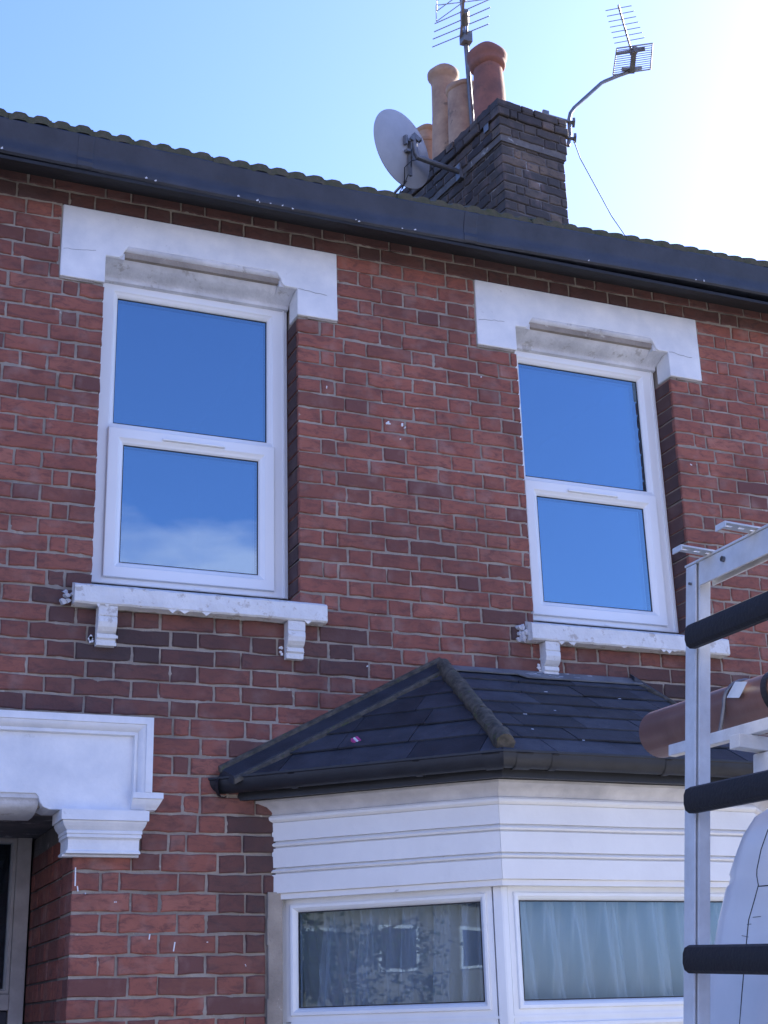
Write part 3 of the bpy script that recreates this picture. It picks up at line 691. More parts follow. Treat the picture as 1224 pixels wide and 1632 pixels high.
m = MB(); yr = Y0 + 4.5 * ct; zr = Z0 + 4.5 * st_
m.tube([(WX0, yr, zr + .01), (WX1, yr, zr + .01)], .1, 12); m.build("ridge_tile", M_TILE, roof, smooth=True)
m = MB(); m.add([(WX0, 0, 5.40), (WX1, 0, 5.40), (WX1, yr, zr - .06), (WX0, yr, zr - .06), (WX0, 8, 5.3), (WX1, 8, 5.3)], [(0, 1, 2, 3), (3, 2, 5, 4)]); m.build("roof_deck", M_EAVED, roof)
m = MB(); m.box(WX0, WX1, 7.8, 8.0, GZ, 5.35); m.box(WX0, WX0 + .2, .24, 7.8, GZ, 5.35); m.box(WX1 - .2, WX1, .24, 7.8, GZ, 5.35); fixp(m.build("rear_wall", M_MORTARD, house))
m = MB(); m.box(WX0 + .2, WX1 - .2, 1.95, 2.0, GZ, 5.35); m.box(WX0 + .2, WX1 - .2, .25, 1.95, 2.66, 2.72); m.box(1.25, 1.35, .25, 1.95, GZ, 2.66); fixp(m.build("inner_partition", M_DARK, house))

# --- chimney
ch = H("chimney"); ANG = math.radians(7.0); CO = Vector((4.285, 2.0, 0))
CM = Matrix.Translation(CO) @ Matrix.Rotation(ANG, 4, 'Z')
CW, CLn, CT, CB = .555, 1.70, 7.93, 6.55
m = MB(); m.box(.008, CW - .008, .008, CLn - .008, CB, CT - .31); m.box(-.012, CW + .012, -.012, CLn + .012, CT - .31, CT - .008); m.build("chimney_core", M_MORTARD, ch, M=CM)
def crs(mb_fn, z0, z1, pr, par):
    c = J
    def run(L_, st, fn):
        us = ([.208] + [.099, .208] * 20) if st else ([.099, .058] + [.208, .099] * 20); x = 0
        while x < L_ - .001:
            u = us.pop(0)
            if x + u > L_ - .045: u = L_ - x
            fn(x, x + u); x += u + c
    W_, Ln = CW + 2 * pr, CLn + 2 * pr
    def front(a, b):
        m = MB(); brick_geo(m, a - pr, b - pr, z0, z1, -pr + rnd.uniform(-.004, .003), -pr + .1, (rnd.random() ** 1.4, 0, rnd.uniform(.1, .6) * (1 if z0 > CT - .4 else .6)), rough=.004, cham=.006); m.build("chimney_brick", M_STOCK, ch, M=CM)
    run(W_, par, front)
    def side(a, b):
        if b - a < .02: return
        m = MB(); t = (rnd.random() ** 1.6, 0, rnd.uniform(.3, .85)); brick_geo(m, a, b, z0, z1, rnd.uniform(-.006, .004), .1, t, rough=.005, cham=.007)
        S_ = CM @ Matrix.Translation((-pr, -pr + Ln, 0)) @ Matrix.Rotation(-PI / 2, 4, 'Z')
        if b > Ln - .02: b = Ln
        m.build("chimney_brick", M_STOCK, ch, M=S_)
    run(Ln - .103, not par, side)
    for tr, Ls in ((CM @ Matrix.Translation((CW + pr, -pr + .103, 0)) @ Matrix.Rotation(PI / 2, 4, 'Z'), Ln - .103),):
        run(Ls, not par, lambda a, b: brick_geo(chs, *[a, b], z0, z1, 0, .1, (rnd.random(), 0, .5)) or None) if False else None
z = CB; k_ = 0
rest = MB()
while z < CT - .01:
    z1 = z + .0645
    pr = 0
    if z > CT - .31: pr = .022
    if CT - .16 < z: pr = .036
    if z > CT - .09: pr = .03
    if z > 6.60:
        crs(None, z, z1, pr, k_ % 2 == 0)
    z += .075; k_ += 1
# right-hand side, hidden from the street, as one piece
m = MB(); m.box(CW - .01, CW + .0, .05, CLn, CB, CT - .31); m.box(CW + .02, CW + .03, .05, CLn, CT - .31, CT - .01); m.build("chimney_flank", M_STOCK, ch, M=CM)
m = MB(); nx, ny = 6, 14; V = []; F = []
for j in range(ny + 1):
    for i in range(nx + 1):
        u = i / nx; v = j / ny; e = min(u, 1 - u, v * 3, (1 - v) * 3, .3) / .3
        V.append((-.03 + u * (CW + .06), -.03 + v * (CLn + .06), CT - .012 + .055 * e ** .7 + .014 * noise.noise(Vector((u * 6, v * 16, 1)))))
for j in range(ny):
    for i in range(nx): a = j * (nx + 1) + i; F.append((a, a + 1, a + nx + 2, a + nx + 1))
m.add(V, F); m.build("flaunching", M_MOSS, ch, M=CM, smooth=True)
m = MB()
m.box(-.04, CW + .04, -.05, -.006, 6.62, 6.76); m.build("chimney_flashing", M_LEAD, ch, M=CM)
# cracked render patch low on the side
def pot(y, prof, mt, x=CW / 2, tilt=(0, 0)):
    m = MB(); m.lathe((0, 0, 0), [(a_ * 1.08, b_) for a_, b_ in prof], 28)
    m.v = [tuple(Vector(v) * (1 + .02 * noise.noise(Vector(v) * 9))) for v in m.v]
    p = m.build("chimney_pot", mt, ch, smooth=True, M=CM @ Matrix.Translation((x, y, CT + .02)) @ Matrix.Rotation(tilt[0], 4, 'Y') @ Matrix.Rotation(tilt[1], 4, 'X'))
    return p
# red pot with banded collar
pot(.50, [(.135, 0), (.128, .02), (.122, .04), (.113, .5), (.106, .66), (.104, .70), (.118, .712), (.128, .725), (.132, .74), (.130, .76), (.136, .775), (.144, .80), (.146, .825), (.138, .85), (.122, .868), (.112, .874), (.095, .875), (.09, .85), (.09, .5)], M_TERRA)
pot(.86, [(.15, 0), (.13, .03), (.122, .3), (.116, .60), (.114, .715), (.122, .722), (.127, .735), (.126, .755), (.118, .77), (.105, .775), (.10, .76), (.10, .4)], M_BUFF)
pot(1.13, [(.14, 0), (.125, .03), (.112, .3), (.098, .7), (.093, .92), (.094, .98), (.100, 1.01), (.116, 1.035), (.121, 1.05), (.121, 1.075), (.114, 1.09), (.102, 1.095), (.09, 1.08), (.09, .7)], M_BUFF)
pot(1.43, [(.14, 0), (.115, .03), (.105, .4), (.098, .50), (.099, .56), (.106, .568), (.106, .59), (.099, .60), (.097, .66), (.108, .672), (.112, .685), (.110, .70), (.10, .706), (.085, .70), (.085, .4)], M_BUFF)
m = MB(); m.box(-.036, -.03, .1, .16, CT - .16, CT - .1); m.build("mast_plate", M_STEEL, ch, M=CM)

# --- bay roof
br = H("bay_roof")
EL = Vector((1.665, 0, 2.662)); EC = Vector((2.528, -.863, 2.662)); AP = Vector((2.690, 0, 3.192))
XC = 3.185
ER = Vector((2 * XC - EL.x, 0, 2.662)); EC2 = Vector((2 * XC - EC.x, -.863, 2.662)); AP2 = Vector((2 * XC - AP.x, 0, 3.192))
def clip(poly, a, b):      # keep the left side of a->b
    out_ = []
    for i in range(len(poly)):
        p, q = poly[i], poly[(i + 1) % len(poly)]
        sp_ = (b[0]-a[0])*(p[1]-a[1]) - (b[1]-a[1])*(p[0]-a[0]); sq = (b[0]-a[0])*(q[1]-a[1]) - (b[1]-a[1])*(q[0]-a[0])
        if sp_ >= 0: out_.append(p)
        if (sp_ > 0 > sq) or (sp_ < 0 < sq):
            t = sp_ / (sp_ - sq); out_.append((p[0] + (q[0]-p[0])*t, p[1] + (q[1]-p[1])*t))
    return out_
def slates(A, B, poly3, n_c, sw, seed):
    r2 = random.Random(seed); s_ax = (B - A).normalized()
    nrm = None
    up = None
    for P in poly3:
        d = P - A; d2 = d - s_ax * d.dot(s_ax)
        if d2.length > .1: up = d2.normalized()
    nrm = s_ax.cross(up).normalized()
    if nrm.z < 0: nrm = -nrm
    P2 = [((p - A).dot(s_ax), (p - A).dot(up)) for p in poly3]; H_ = max(p[1] for p in P2); gg = H_ / n_c
    ar = sum(P2[i][0] * P2[(i+1) % len(P2)][1] - P2[(i+1) % len(P2)][0] * P2[i][1] for i in range(len(P2)))
    if ar < 0: P2 = P2[::-1]
    m = MB(); m.prism(P2, lambda p: A + s_ax * p[0] + up * p[1] - nrm * .02, lambda p: A + s_ax * p[0] + up * p[1] - nrm * .0); m.build("roof_boarding", M_EAVED, br)
    smin = min(p[0] for p in P2); smax = max(p[0] for p in P2)
    for c in range(n_c):
        x = smin - (c % 2) * sw * .5 - r2.random() * .12
        while x < smax:
            w_ = sw * r2.uniform(.9, 1.1); t0_ = c * gg - (.02 if c == 0 else 0) + r2.uniform(-.002, .002); t1_ = (c + 1) * gg + .02
            poly = [(x + .0015, t0_), (x + w_ - .0015, t0_ + r2.uniform(-.003, .003)), (x + w_ - .0015, t1_), (x + .0015, t1_)]
            for i in range(len(P2)):
                a, b = P2[i], P2[(i+1) % len(P2)]
                if abs(a[1]) < .001 and abs(b[1]) < .001: continue
                poly = clip(poly, a, b)
                if len(poly) < 3: break
            x += w_
            if len(poly) < 3: continue
            lift = r2.uniform(.0, .003)
            top = lambda p: A + s_ax * p[0] + up * p[1] + nrm * (.004 + lift + .008 * (1 - (p[1] - t0_) / gg))
            bot = lambda p: A + s_ax * p[0] + up * p[1] + nrm * (-.003 + lift + .008 * (1 - (p[1] - t0_) / gg))
            m = MB(); m.prism(poly, bot, top); m.build("slate", M_SLATE, br)
slates(EL, EC, [EL, EC, AP], 6, .30, 3)
slates(EC, EC2, [EC, EC2, AP2, AP], 7, .29, 5)
slates(EC2, ER, [EC2, ER, AP2], 6, .40, 8)
def hip(a, b, seed, f=1):
    for q in range(3):
        pa = a.lerp(b, q / 3 - (.01 if q else 0)); pb = a.lerp(b, (q + 1) / 3); pts = [pa.lerp(pb, i / 9) for i in range(10)]
        rs = [f * .035 + .006 * (q == 2 and i > 6) + .006 * noise.noise(Vector((i * .6 + q * 5, seed, 0))) for i in range(10)]
        m = MB(); m.tube(pts, .04, 14, rs=rs)
        m.v = [tuple(Vector(v) + Vector((noise.noise(Vector(v) * 40), noise.noise(Vector(v) * 40 + Vector((5, 5, 5))), noise.noise(Vector(v) * 40 + Vector((9, 2, 1))))) * .007) for v in m.v]
        m.build("hip_tile", M_MOSS, br, smooth=True)
hip(AP + Vector((.0, -.02, .008)), EC + Vector((.012, -.005, .030)), 1); hip(AP2 + Vector((0, -.01, .004)), EC2 + Vector((-.008, -.005, .008)), 2, .35)
# wall flashings: mitred strips lying on the side slopes
def strip(A, B, inward, w, h, mt, name, wob=0):
    A, B, inward = Vector(A), Vector(B), Vector(inward); n = 14; V = []; F = []
    for i in range(n + 1):
        p = A.lerp(B, i / n); ww = w * (1 - .35 * i / n)
        q = p + inward * ww
        V += [p, p + Vector((0, 0, h)), q + Vector((0, 0, h * .75 + wob * noise.noise(Vector((i * .9, 1, 1))))), q - Vector((0, 0, .004))]
    for i in range(n):
        for k in range(4): F.append((4*i+k, 4*i+(k+1) % 4, 4*i+4+(k+1) % 4, 4*i+4+k))
    F += [(3, 2, 1, 0), (4*n, 4*n+1, 4*n+2, 4*n+3)]
    m = MB(); m.add(V, F); return m.build(name, mt, br)
inL = (EC - EL).normalized() * .75 + Vector((.25, 0, .15)); inL = Vector((.30, -.62, -.02)); 
# keep the strip in the slope plane
nL = (EC - EL).cross(AP - EL).normalized()
if nL.z < 0: nL = -nL
inL = Vector((.1, -1, 0)); inL = (inL - nL * inL.dot(nL)).normalized()
strip(EL + nL * .004 + Vector((0, -.001, 0)), AP + nL * .004 + Vector((0, -.001, 0)), inL, .115, .040, M_SLATE, "wall_flashing", .004)
strip(EL + nL * .02 + Vector((0, -.001, .014)), AP + nL * .02 + Vector((0, -.001, .014)), inL, .016, .022, M_MOSS, "mortar_line", .004)
strip(EL + inL * .112 + nL * .008, AP + inL * .076 + nL * .008, inL, .012, .020, M_MOSS, "mortar_line", .006)
nR = Vector((-nL.x, nL.y, nL.z)); inR = Vector((-inL.x, inL.y, inL.z))
strip(ER + nR * .004, AP2 + nR * .004, inR, .115, .040, M_SLATE, "wall_flashing", .004)
up2 = Vector((0, -.863, -.53)).normalized(); nF = Vector((0, -.53, .863)).normalized()
m = MB(); nn = 30; V = []; F = []
for i in range(nn + 1):
    x = 2.72 + (3.70 - 2.72) * i / nn; wd = (.060 if x < 3.05 else .095 - .02 * (x - 3.05)) + .006 * noise.noise(Vector((x * 14, 0, 0)))
    b0 = Vector((x, -.002, 3.200)); b1 = Vector((x, -.004, 3.192)) + nF * .016; b2 = b1 + up2 * wd + nF * .004
    V += [b0 + Vector((0, 0, .006)), b1 + nF * .004, b2, b2 - nF * .006]
for i in range(nn):
    for k in range(4): F.append((4*i+k, 4*i+(k+1) % 4, 4*i+4+(k+1) % 4, 4*i+4+k))
m.add(V, F); m.build("lead_flashing", M_LEAD, br)
m = MB()
for q in range(16):
    x = rnd.uniform(3.08, 3.45); s_ = rnd.uniform(.01, .085); p = Vector((x, 0, 3.192)) + up2 * s_ + nF * .0235; w_ = rnd.uniform(.01, .05); h = rnd.uniform(.003, .008)
    m.add([p, p + Vector((w_, 0, 0)) + up2 * rnd.uniform(-.004, .004), p + Vector((w_ * .7, 0, 0)) + up2 * h, p + up2 * h * .6], [(0, 1, 2, 3)])
for (x, s_, w_) in ((2.80, .62, .02), (3.42, .33, .016), (3.06, .30, .018), (2.93, .9, .012), (3.2, .95, .012), (2.75, .8, .012), (2.98, .55, .012), (3.5, .75, .01)):
    p = Vector((x, 0, 3.192)) + up2 * s_ + nF * .022
    m.add([p, p + Vector((w_, 0, 0)), p + Vector((w_ * .8, 0, 0)) + up2 * .008, p + up2 * .006], [(0, 1, 2, 3)])
m.build("white_droppings", M_STONE, br)['kind'] = 'stuff'

# bay gutter, fascia, soffit
PLAN = [(1.665, 0), (2.528, -.863), (2 * XC - 2.528, -.863), (2 * XC - 1.665, 0)]
bgut = H("bay_gutter")
def seg_sweep(mb, plan, k, prof, gap=0.0, n=1):
    V = []; F = []; kk = len(prof)
    for i in range(n + 1):
        for off, z_ in prof:
            a = mitre(plan, k, off); b = mitre(plan, k + 1, off); p = a.lerp(b, gap + (1 - 2 * gap) * i / n)
            V.append((p.x, p.y, z_))
    for i in range(n):
        for j in range(kk): F.append((i*kk+j, i*kk+(j+1) % kk, (i+1)*kk+(j+1) % kk, (i+1)*kk+j))
    F += [tuple(range(kk))[::-1], tuple(n*kk+j for j in range(kk))]
    mb.add(V, F)
gp = [(-.02 + .0, 2.652)] + [(-.02 + .043 - .043 * math.cos(math.radians(a)), 2.652 - .052 * math.sin(math.radians(a))) for a in range(15, 180, 15)] + [(.066, 2.652), (.070, 2.656), (.070, 2.664), (.062, 2.664), (.060, 2.652), (.05, 2.615), (.022, 2.604), (-.01, 2.62), (-.016, 2.652)]
gp = [(a_ - .032, b_) for a_, b_ in gp]
for k in range(3):
    m = MB(); seg_sweep(m, PLAN, k, gp, gap=.0); m.build("gutter_run", M_GUTTER, bgut, smooth=True)
for k, ts in ((0, (.28, .72, .97)), (1, (.06, .16, .55, .94))):
    for t_ in ts:
        a = mitre(PLAN, k, .0); b = mitre(PLAN, k + 1, .0); p = a.lerp(b, t_); d = (b - a).normalized(); m = MB(); w_ = .014 if t_ not in (.97, .06) else .035
        V = []; q = [(o_ * 1.09 - .002, z_ * 1.0 - .004 if z_ < 2.66 else z_ + .001) for o_, z_ in gp[:14]]
        nrm = Vector((d.y, -d.x))
        for s_ in (-w_, w_):
            for o_, z_ in q: pp = p + d * s_ + nrm * o_; V.append((pp.x, pp.y, z_))
        c_ = len(q); m.add(V, [(i, i + 1, c_ + i + 1, c_ + i) for i in range(c_ - 1)]); m.build("gutter_bracket", M_GUTTER, bgut, smooth=True)
m = MB(); e = mitre(PLAN, 0, -.010); m.lathe((e.x - .012, e.y - .01, 2.628), [(0, .008), (.040, .006), (.046, -.012)], 14, axis=(-.7, .7, 0)); m.build("gutter_end_cap", M_GUTTER, bgut)
for k in range(3):
    m = MB(); seg_sweep(m, PLAN, k, [(-.056, 2.66), (-.056, 2.575), (-.075, 2.575), (-.075, 2.66)]); m.build("fascia_board", M_GUTTER, bgut)
    m = MB(); seg_sweep(m, PLAN, k, [(-.076, 2.590), (-.076, 2.579), (-.30, 2.579), (-.30, 2.590)]); m.build("soffit_board", M_EAVED, bgut)

# --- bay window
bw = H("bay_window")
BP = [(1.890, 0), (2.585, -.695), (2 * XC - 2.585, -.695), (2 * XC - 1.890, 0)]
B_ = -.03
rows = [("board", M_WOOD, [(0, 2.206), (.0, 2.281), (B_, 2.281), (B_, 2.206)]), ("bead", M_WOOD, [(B_, 2.2815), (-.011, 2.2815), (-.011, 2.286), (.001, 2.288), (.005, 2.294), (.001, 2.300), (-.011, 2.3025), (-.011, 2.3065), (B_, 2.3065)]),
        ("board", M_WOOD, [(0, 2.307), (.0, 2.385), (B_, 2.385), (B_, 2.307)]), ("bead", M_WOOD, [(B_, 2.3855), (-.011, 2.3855), (-.011, 2.390), (.001, 2.392), (.005, 2.399), (.001, 2.406), (-.011, 2.409), (-.011, 2.4135), (B_, 2.4135)]),
        ("board", M_WOOD, [(0, 2.414), (.0, 2.488), (B_, 2.488), (B_, 2.414)]), ("bead", M_WOOD, [(B_, 2.4885), (-.002, 2.4885), (.006, 2.493), (.012, 2.500), (.012, 2.508), (.006, 2.516), (-.001, 2.519), (B_, 2.519)]),
        ("cove", M_WOODG, [(B_, 2.5195), (.0, 2.5195), (.006, 2.535), (.020, 2.552), (.042, 2.562), (.050, 2.566), (.050, 2.577), (B_, 2.577)])]
for nm, mt, pf in rows:
    for k in range(3):
        m = MB(); seg_sweep(m, BP, k, pf, gap=.0004, n=10)
        m.v = [(x, y_, z_ + .0018 * noise.noise(Vector((x * 3, y_ * 3, 7)))) for x, y_, z_ in m.v]
        m.build({"board": "fascia_board", "bead": "bead_moulding", "cove": "cove_moulding"}[nm], mt, bw, smooth=(nm != "board"), bevel=.0015 if nm == "board" else 0)
m = MB()
for k in range(3): seg_sweep(m, BP, k, [(-.012, 2.183), (-.012, 2.2055), (-.12, 2.2055), (-.12, 2.183)])
m.build("window_head", M_WOOD, bw)
# glazed frames: local frame x along the side, y inwards, z up
DL = .058
def side_frame(k, ga, gb, Wd):
    a = mitre(BP, k, -DL); b = mitre(BP, k + 1, -DL); d = (b - a).normalized()
    Mx = Matrix(((d.x, -d.y, 0, a.x), (d.y, d.x, 0, a.y), (0, 0, 1, 0), (0, 0, 0, 1)))
    Ln = (b - a).length
    fr = H("window_frame", bw)
    for z0, z1, gz0, gz1 in ((1.712, 2.184, 1.780, 2.152), (.62, 1.708, .70, 1.690)):
        m = MB(); sweep_ring(m, (ga - .052, gb + .052, z0, z1), [(0, .045), (0, -.002), (.022, -.002), (.023, -.010), (.026, -.012), (.036, -.012), (.046, -.002), (.052, .010), (.052, .045)] , M=Mx)
        m.build("sash_frame", M_UPVCW, fr, bevel=.001)
        if z0 > 1: # trim so top glass matches
            pass
        m = MB(); sweep_ring(m, (ga, gb, z0 + .052, z1 - .052), [(0, .008), (.004, .008), (.004, .018), (0, .018)], M=Mx); m.build("gasket", M_GASKET, fr)
        m = MB(); m.box(ga, gb, .012, .026, z0 + .052, z1 - .052); m.build("pane", M_GLASSB, fr, M=Mx)
    m = MB(); m.box(.0, Ln, -.006, .05, 1.702, 1.7125); m.build("transom", M_UPVCW, fr, M=Mx)
    if k == 0: m = MB(); m.box(-.075, ga - .0525, .0, .06, .62, 2.184); m.build("frame_packer", M_UPVCW, fr, M=Mx)
    m = MB(); m.box(0, Ln, -.01, .06, .58, .619); m.build("sub_sill", M_UPVCW, fr, M=Mx)
    return Mx, Ln
M0, L0 = side_frame(0, .028, .808, 0)
M1, L1 = side_frame(1, .075, (mitre(BP, 2, -DL) - mitre(BP, 1, -DL)).length - .075, 0)
M2_, L2 = side_frame(2, .1, .88, 0)
for k in (1, 2):       # corner posts
    p = mitre(BP, k, -DL - .012); m = MB(); s_ = 1 if k == 1 else -1
    q = [mitre(BP, k, -DL + .012), mitre(BP, k, -DL - .09)]
    a0 = mitre(BP, k, -DL + .008); dirs = [(Vector(BP[k-1]) - Vector(BP[k])).normalized(), (Vector(BP[k+1]) - Vector(BP[k])).normalized()]
    poly = [a0 + dirs[0] * .037, a0 + dirs[0] * .004, a0 + dirs[1] * .004, a0 + dirs[1] * .022]
    inn = mitre(BP, k, -DL - .06); poly += [inn + dirs[1] * .03, inn + dirs[0] * .03]
    m.prism([(v.x, v.y) for v in poly], lambda v: (v[0], v[1], .58), lambda v: (v[0], v[1], 2.183)); m.build("corner_post", M_UPVCW, bw, bevel=.002)
# walls of the bay below the glass, and its lead seam on the head
m = MB()
for k in range(3): seg_sweep(m, BP, k, [(0, GZ), (0, .54), (-.2, .54), (-.2, GZ)])
m.build("bay_dwarf_wall", M_BRICK, bw)
m = MB()
for k in range(3): seg_sweep(m, BP, k, [(.05, .541), (.05, .579), (-.12, .579), (-.12, .541)])
m.build("bay_sill", M_SILL, bw)
m = MB()
for k in range(3): seg_sweep(m, BP, k, [(-.125, 2.19), (-.125, 2.577), (-.14, 2.577), (-.14, 2.19)])
m.add([(1.9, .2, 2.55), (4.48, .2, 2.55), (3.7, -.55, 2.55), (2.65, -.55, 2.55)], [(0, 1, 2, 3)])
m.build("bay_ceiling", mat("room_ceiling_paint", (.6, .6, .6), .8), bw)
m = MB(); m.box(1.4, 4.9, .3, 1.9, GZ, GZ + .3); m.build("room_floor", M_DARK, bw)

# net curtains hang inside: things of their own
def curtain(pts, label, seed, folds):
    r2 = random.Random(seed); P = [Vector((p[0], p[1])) for p in pts]; n = 220; V = []; F = []
    Ls = [0]
    for i in range(len(P) - 1): Ls.append(Ls[-1] + (P[i+1] - P[i]).length)
    def at(s_):
        for i in range(len(P) - 1):
            if s_ <= Ls[i+1] + 1e-6: d = (P[i+1] - P[i]).normalized(); return P[i] + d * (s_ - Ls[i]), Vector((-d.y, d.x))
    ph = [r2.uniform(0, 9) for _ in range(4)]; rowsz = [2.19, 2.12, 1.9, 1.7, 1.2, .6]
    for j, z_ in enumerate(rowsz):
        for i in range(n + 1):
            s_ = Ls[-1] * i / n; drift = (2.19 - z_) * .10 * math.sin(ph[3] + s_ * 2.1)
            p, nn_ = at(s_); u = s_ + drift
            a = (.018 * math.sin(u * folds + ph[0] + 1.8 * math.sin(u * 7 + ph[1])) + .010 * math.sin(u * folds * 2.3 + ph[2] + 2 * math.sin(u * 5)) + .006 * math.sin(u * folds * 5 + ph[3])) * (1.5 + .35 * j)
            q = p + nn_ * a; V.append((q.x, q.y, z_))
    for j in range(len(rowsz) - 1):
        for i in range(n): a = j * (n + 1) + i; F.append((a, a + 1, a + n + 2, a + n + 1))
    m = MB(); m.add(V, F); o = m.build("net_curtain", M_NET, None, smooth='all'); tag(o, label, "curtain", "net curtains in the bay window"); return o
c1 = [mitre(BP, 0, -.13) + Vector((-.02, .10)), mitre(BP, 1, -.17) + Vector((-.03, .02))]
c2 = [mitre(BP, 1, -.17) + Vector((.01, .0)), mitre(BP, 2, -.17) + Vector((-.01, 0))]
curtain(c1, "white net curtain behind the angled left pane of the bay window", 4, 46)
curtain(c2, "white net curtain behind the front pane of the bay window, beside the van rack", 11, 40)

# ------------------------------------------------------------------ satellite dish and aerials
dish = tag(empty("satellite_dish", loc=(4.22, 2.52, 7.66)), "pale grey oval satellite dish seen from behind, on an arm off the chimney", "satellite dish")
DI = Matrix.Translation((-4.22, -2.52, -7.66)); 
dn = Vector((-.4266, .9022, .0154)).normalized(); dc = Vector((3.735, 2.50, 7.745))
m = MB(); prof = []
for i in range(11): r_ = .300 * i / 10; prof.append((r_, .055 * (r_ / .300) ** 2 - .055))
prof += [(.307, .002), (.309, .008), (.303, .010), (.298, .006)] + [(.300 * i / 10, .055 * (i / 10) ** 2 - .050) for i in range(10, -1, -1)]
m.lathe(dc, prof, 56, axis=dn); m.build("reflector", M_DISH, dish, smooth=True, M=DI)
bk = dc - dn * .058
sd_ = dn.cross(Vector((0, 0, 1))).normalized(); up_ = sd_.cross(dn)
m = MB()
elb = bk - dn * .045 + sd_ * .05 + up_ * -.10
m.tube([(4.24, 2.53, 7.665), Vector((4.24, 2.53, 7.665)).lerp(elb, .5), elb + Vector((.02, 0, 0)), elb, elb + Vector((-.015, 0, .03)), elb + Vector((-.03, -.0, .17))], .021, 10); m.build("mounting_arm", M_STEEL, dish, smooth=True, M=DI)
m = MB(); m.bar((4.225, 2.46, 7.60), (4.225, 2.60, 7.73), .01, .05); m.box(4.19, 4.225, 2.49, 2.56, 7.6, 7.72); m.build("wall_plate", M_STEEL, dish, M=DI)
m = MB()
for a, b in (((.0, .05), (.0, -.11)), ((-.05, .02), (.06, .04)), ((-.05, -.07), (.02, -.05)), ((-.05, .055), (-.05, -.02))):
    m.bar(bk + sd_ * a[0] + up_ * a[1] - dn * .015, bk + sd_ * b[0] + up_ * b[1] - dn * .015, .018, .03, up=dn)
m.bar(bk - dn * .02 + up_ * .06, elb + Vector((-.03, 0, .15)), .045, .05); m.bar(bk - dn * .03 + up_ * .09 + sd_ * .02, bk - dn * .07 + up_ * .03 + sd_ * .05, .03, .03)
m.bar(bk - dn * .01 + up_ * -.02, bk - dn * .01 + up_ * -.26, .022, .02, up=dn)
m.build("back_bracket", M_STEEL, dish, M=DI)
m = MB(); low = bk + up_ * -.30 + dn * .05
m.tube([elb + Vector((0, -.01, -.02)), elb + Vector((-.06, -.02, -.05)), elb + Vector((-.12, -.02, -.12)), low, low + Vector((-.02, .05, -.05))], .0035, 6); m.tube([low, low + up_ * -.05 + sd_ * -.02, low + up_ * -.1 + sd_ * .0], .003, 6)
m.tube([bk - dn * .03 + up_ * -.05, bk - dn * .05 + up_ * -.12 + sd_ * -.03, bk - dn * .02 + up_ * -.19, low], .003, 6)
m.build("cable", M_CABLE, dish, M=DI)
m = MB(); m.tube([bk + up_ * -.28 + dn * .03, bk + up_ * -.37 + dn * .22], .010, 8); m.tube([bk + up_ * -.37 + dn * .2, bk + up_ * -.34 + dn * .28], .022, 10); m.build("feed_arm", M_STEEL, dish, M=DI)

# tall mast aerial on the left of the stack
a1 = tag(empty("mast_aerial", loc=(4.33, 2.56, 7.9)), "tall television aerial on a straight pole among the chimney pots, with spread rods", "aerial")
AI = Matrix.Translation((-4.33, -2.56, -7.9))
base1 = Vector((4.46, 2.52, 7.85)); 
m = MB(); m.tube([(4.462, 2.75, 7.5), (4.452, 2.75, 8.34), (4.442, 2.75, 8.86), (4.436, 2.75, 9.10)], .019, 12)
m.tube([(4.436, 2.75, 9.08), (4.425, 2.745, 9.28), (4.40, 2.74, 9.55)], .011, 8); m.build("pole", M_STEEL, a1, smooth=True, M=AI)
eL = [Vector(p) for p in ((4.234, 2.946, 9.10), (4.203, 2.866, 9.11), (4.181, 2.792, 9.12), (4.150, 2.712, 9.13))]
eR = [Vector(p) for p in ((4.535, 2.530, 9.10), (4.502, 2.454, 9.11), (4.472, 2.371, 9.12), (4.430, 2.30, 9.13))]
dE = (eR[0] - eL[0]).normalized(); dB = Vector((-.38, -.92, .10)).normalized(); bo = Vector((4.40, 2.76, 9.09))
m = MB(); m.bar(bo - dB * .02, bo + dB * .95, .02, .02); m.build("boom", M_ALU, a1, M=AI)
m = MB()
for l, r_ in zip(eL, eR): m.tube([l, r_], .0045, 6)
m.build("reflector_rods", M_ALU, a1, M=AI)
for q in range(4):
    c_ = bo + dB * (.38 + .11 * q) + Vector((0, 0, .01)); m = MB()
    for s_ in (-1, 1):
        for u_ in (-1, 1):
            m.tube([c_, c_ + dE * (.24 * s_) + Vector((0, 0, .05 * u_)) + dB * .03 * u_], .004, 6)
        m.tube([c_ + dE * (.24 * s_) + Vector((0, 0, .05)) + dB * .03, c_ + dE * (.24 * s_) + Vector((0, 0, -.05)) - dB * .03], .004, 6)
    m.build("dipole_rods", M_ALU, a1, M=AI)
m = MB(); m.box(4.39, 4.47, 2.69, 2.77, 9.03, 9.13); m.tube([(4.36, 2.6, 9.10), (4.31, 2.5, 9.14)], .035, 8); m.tube([(4.44, 2.73, 9.08), (4.34, 2.52, 9.16)], .008, 6); m.build("clamp", M_STEEL, a1, bevel=.006, M=AI)
m = MB(); m.tube([(4.44, 2.73, 9.02), (4.455, 2.725, 8.8), (4.468, 2.728, 8.55), (4.452, 2.728, 8.36)], .003, 6); m.build("cable", M_CABLE, a1, M=AI)

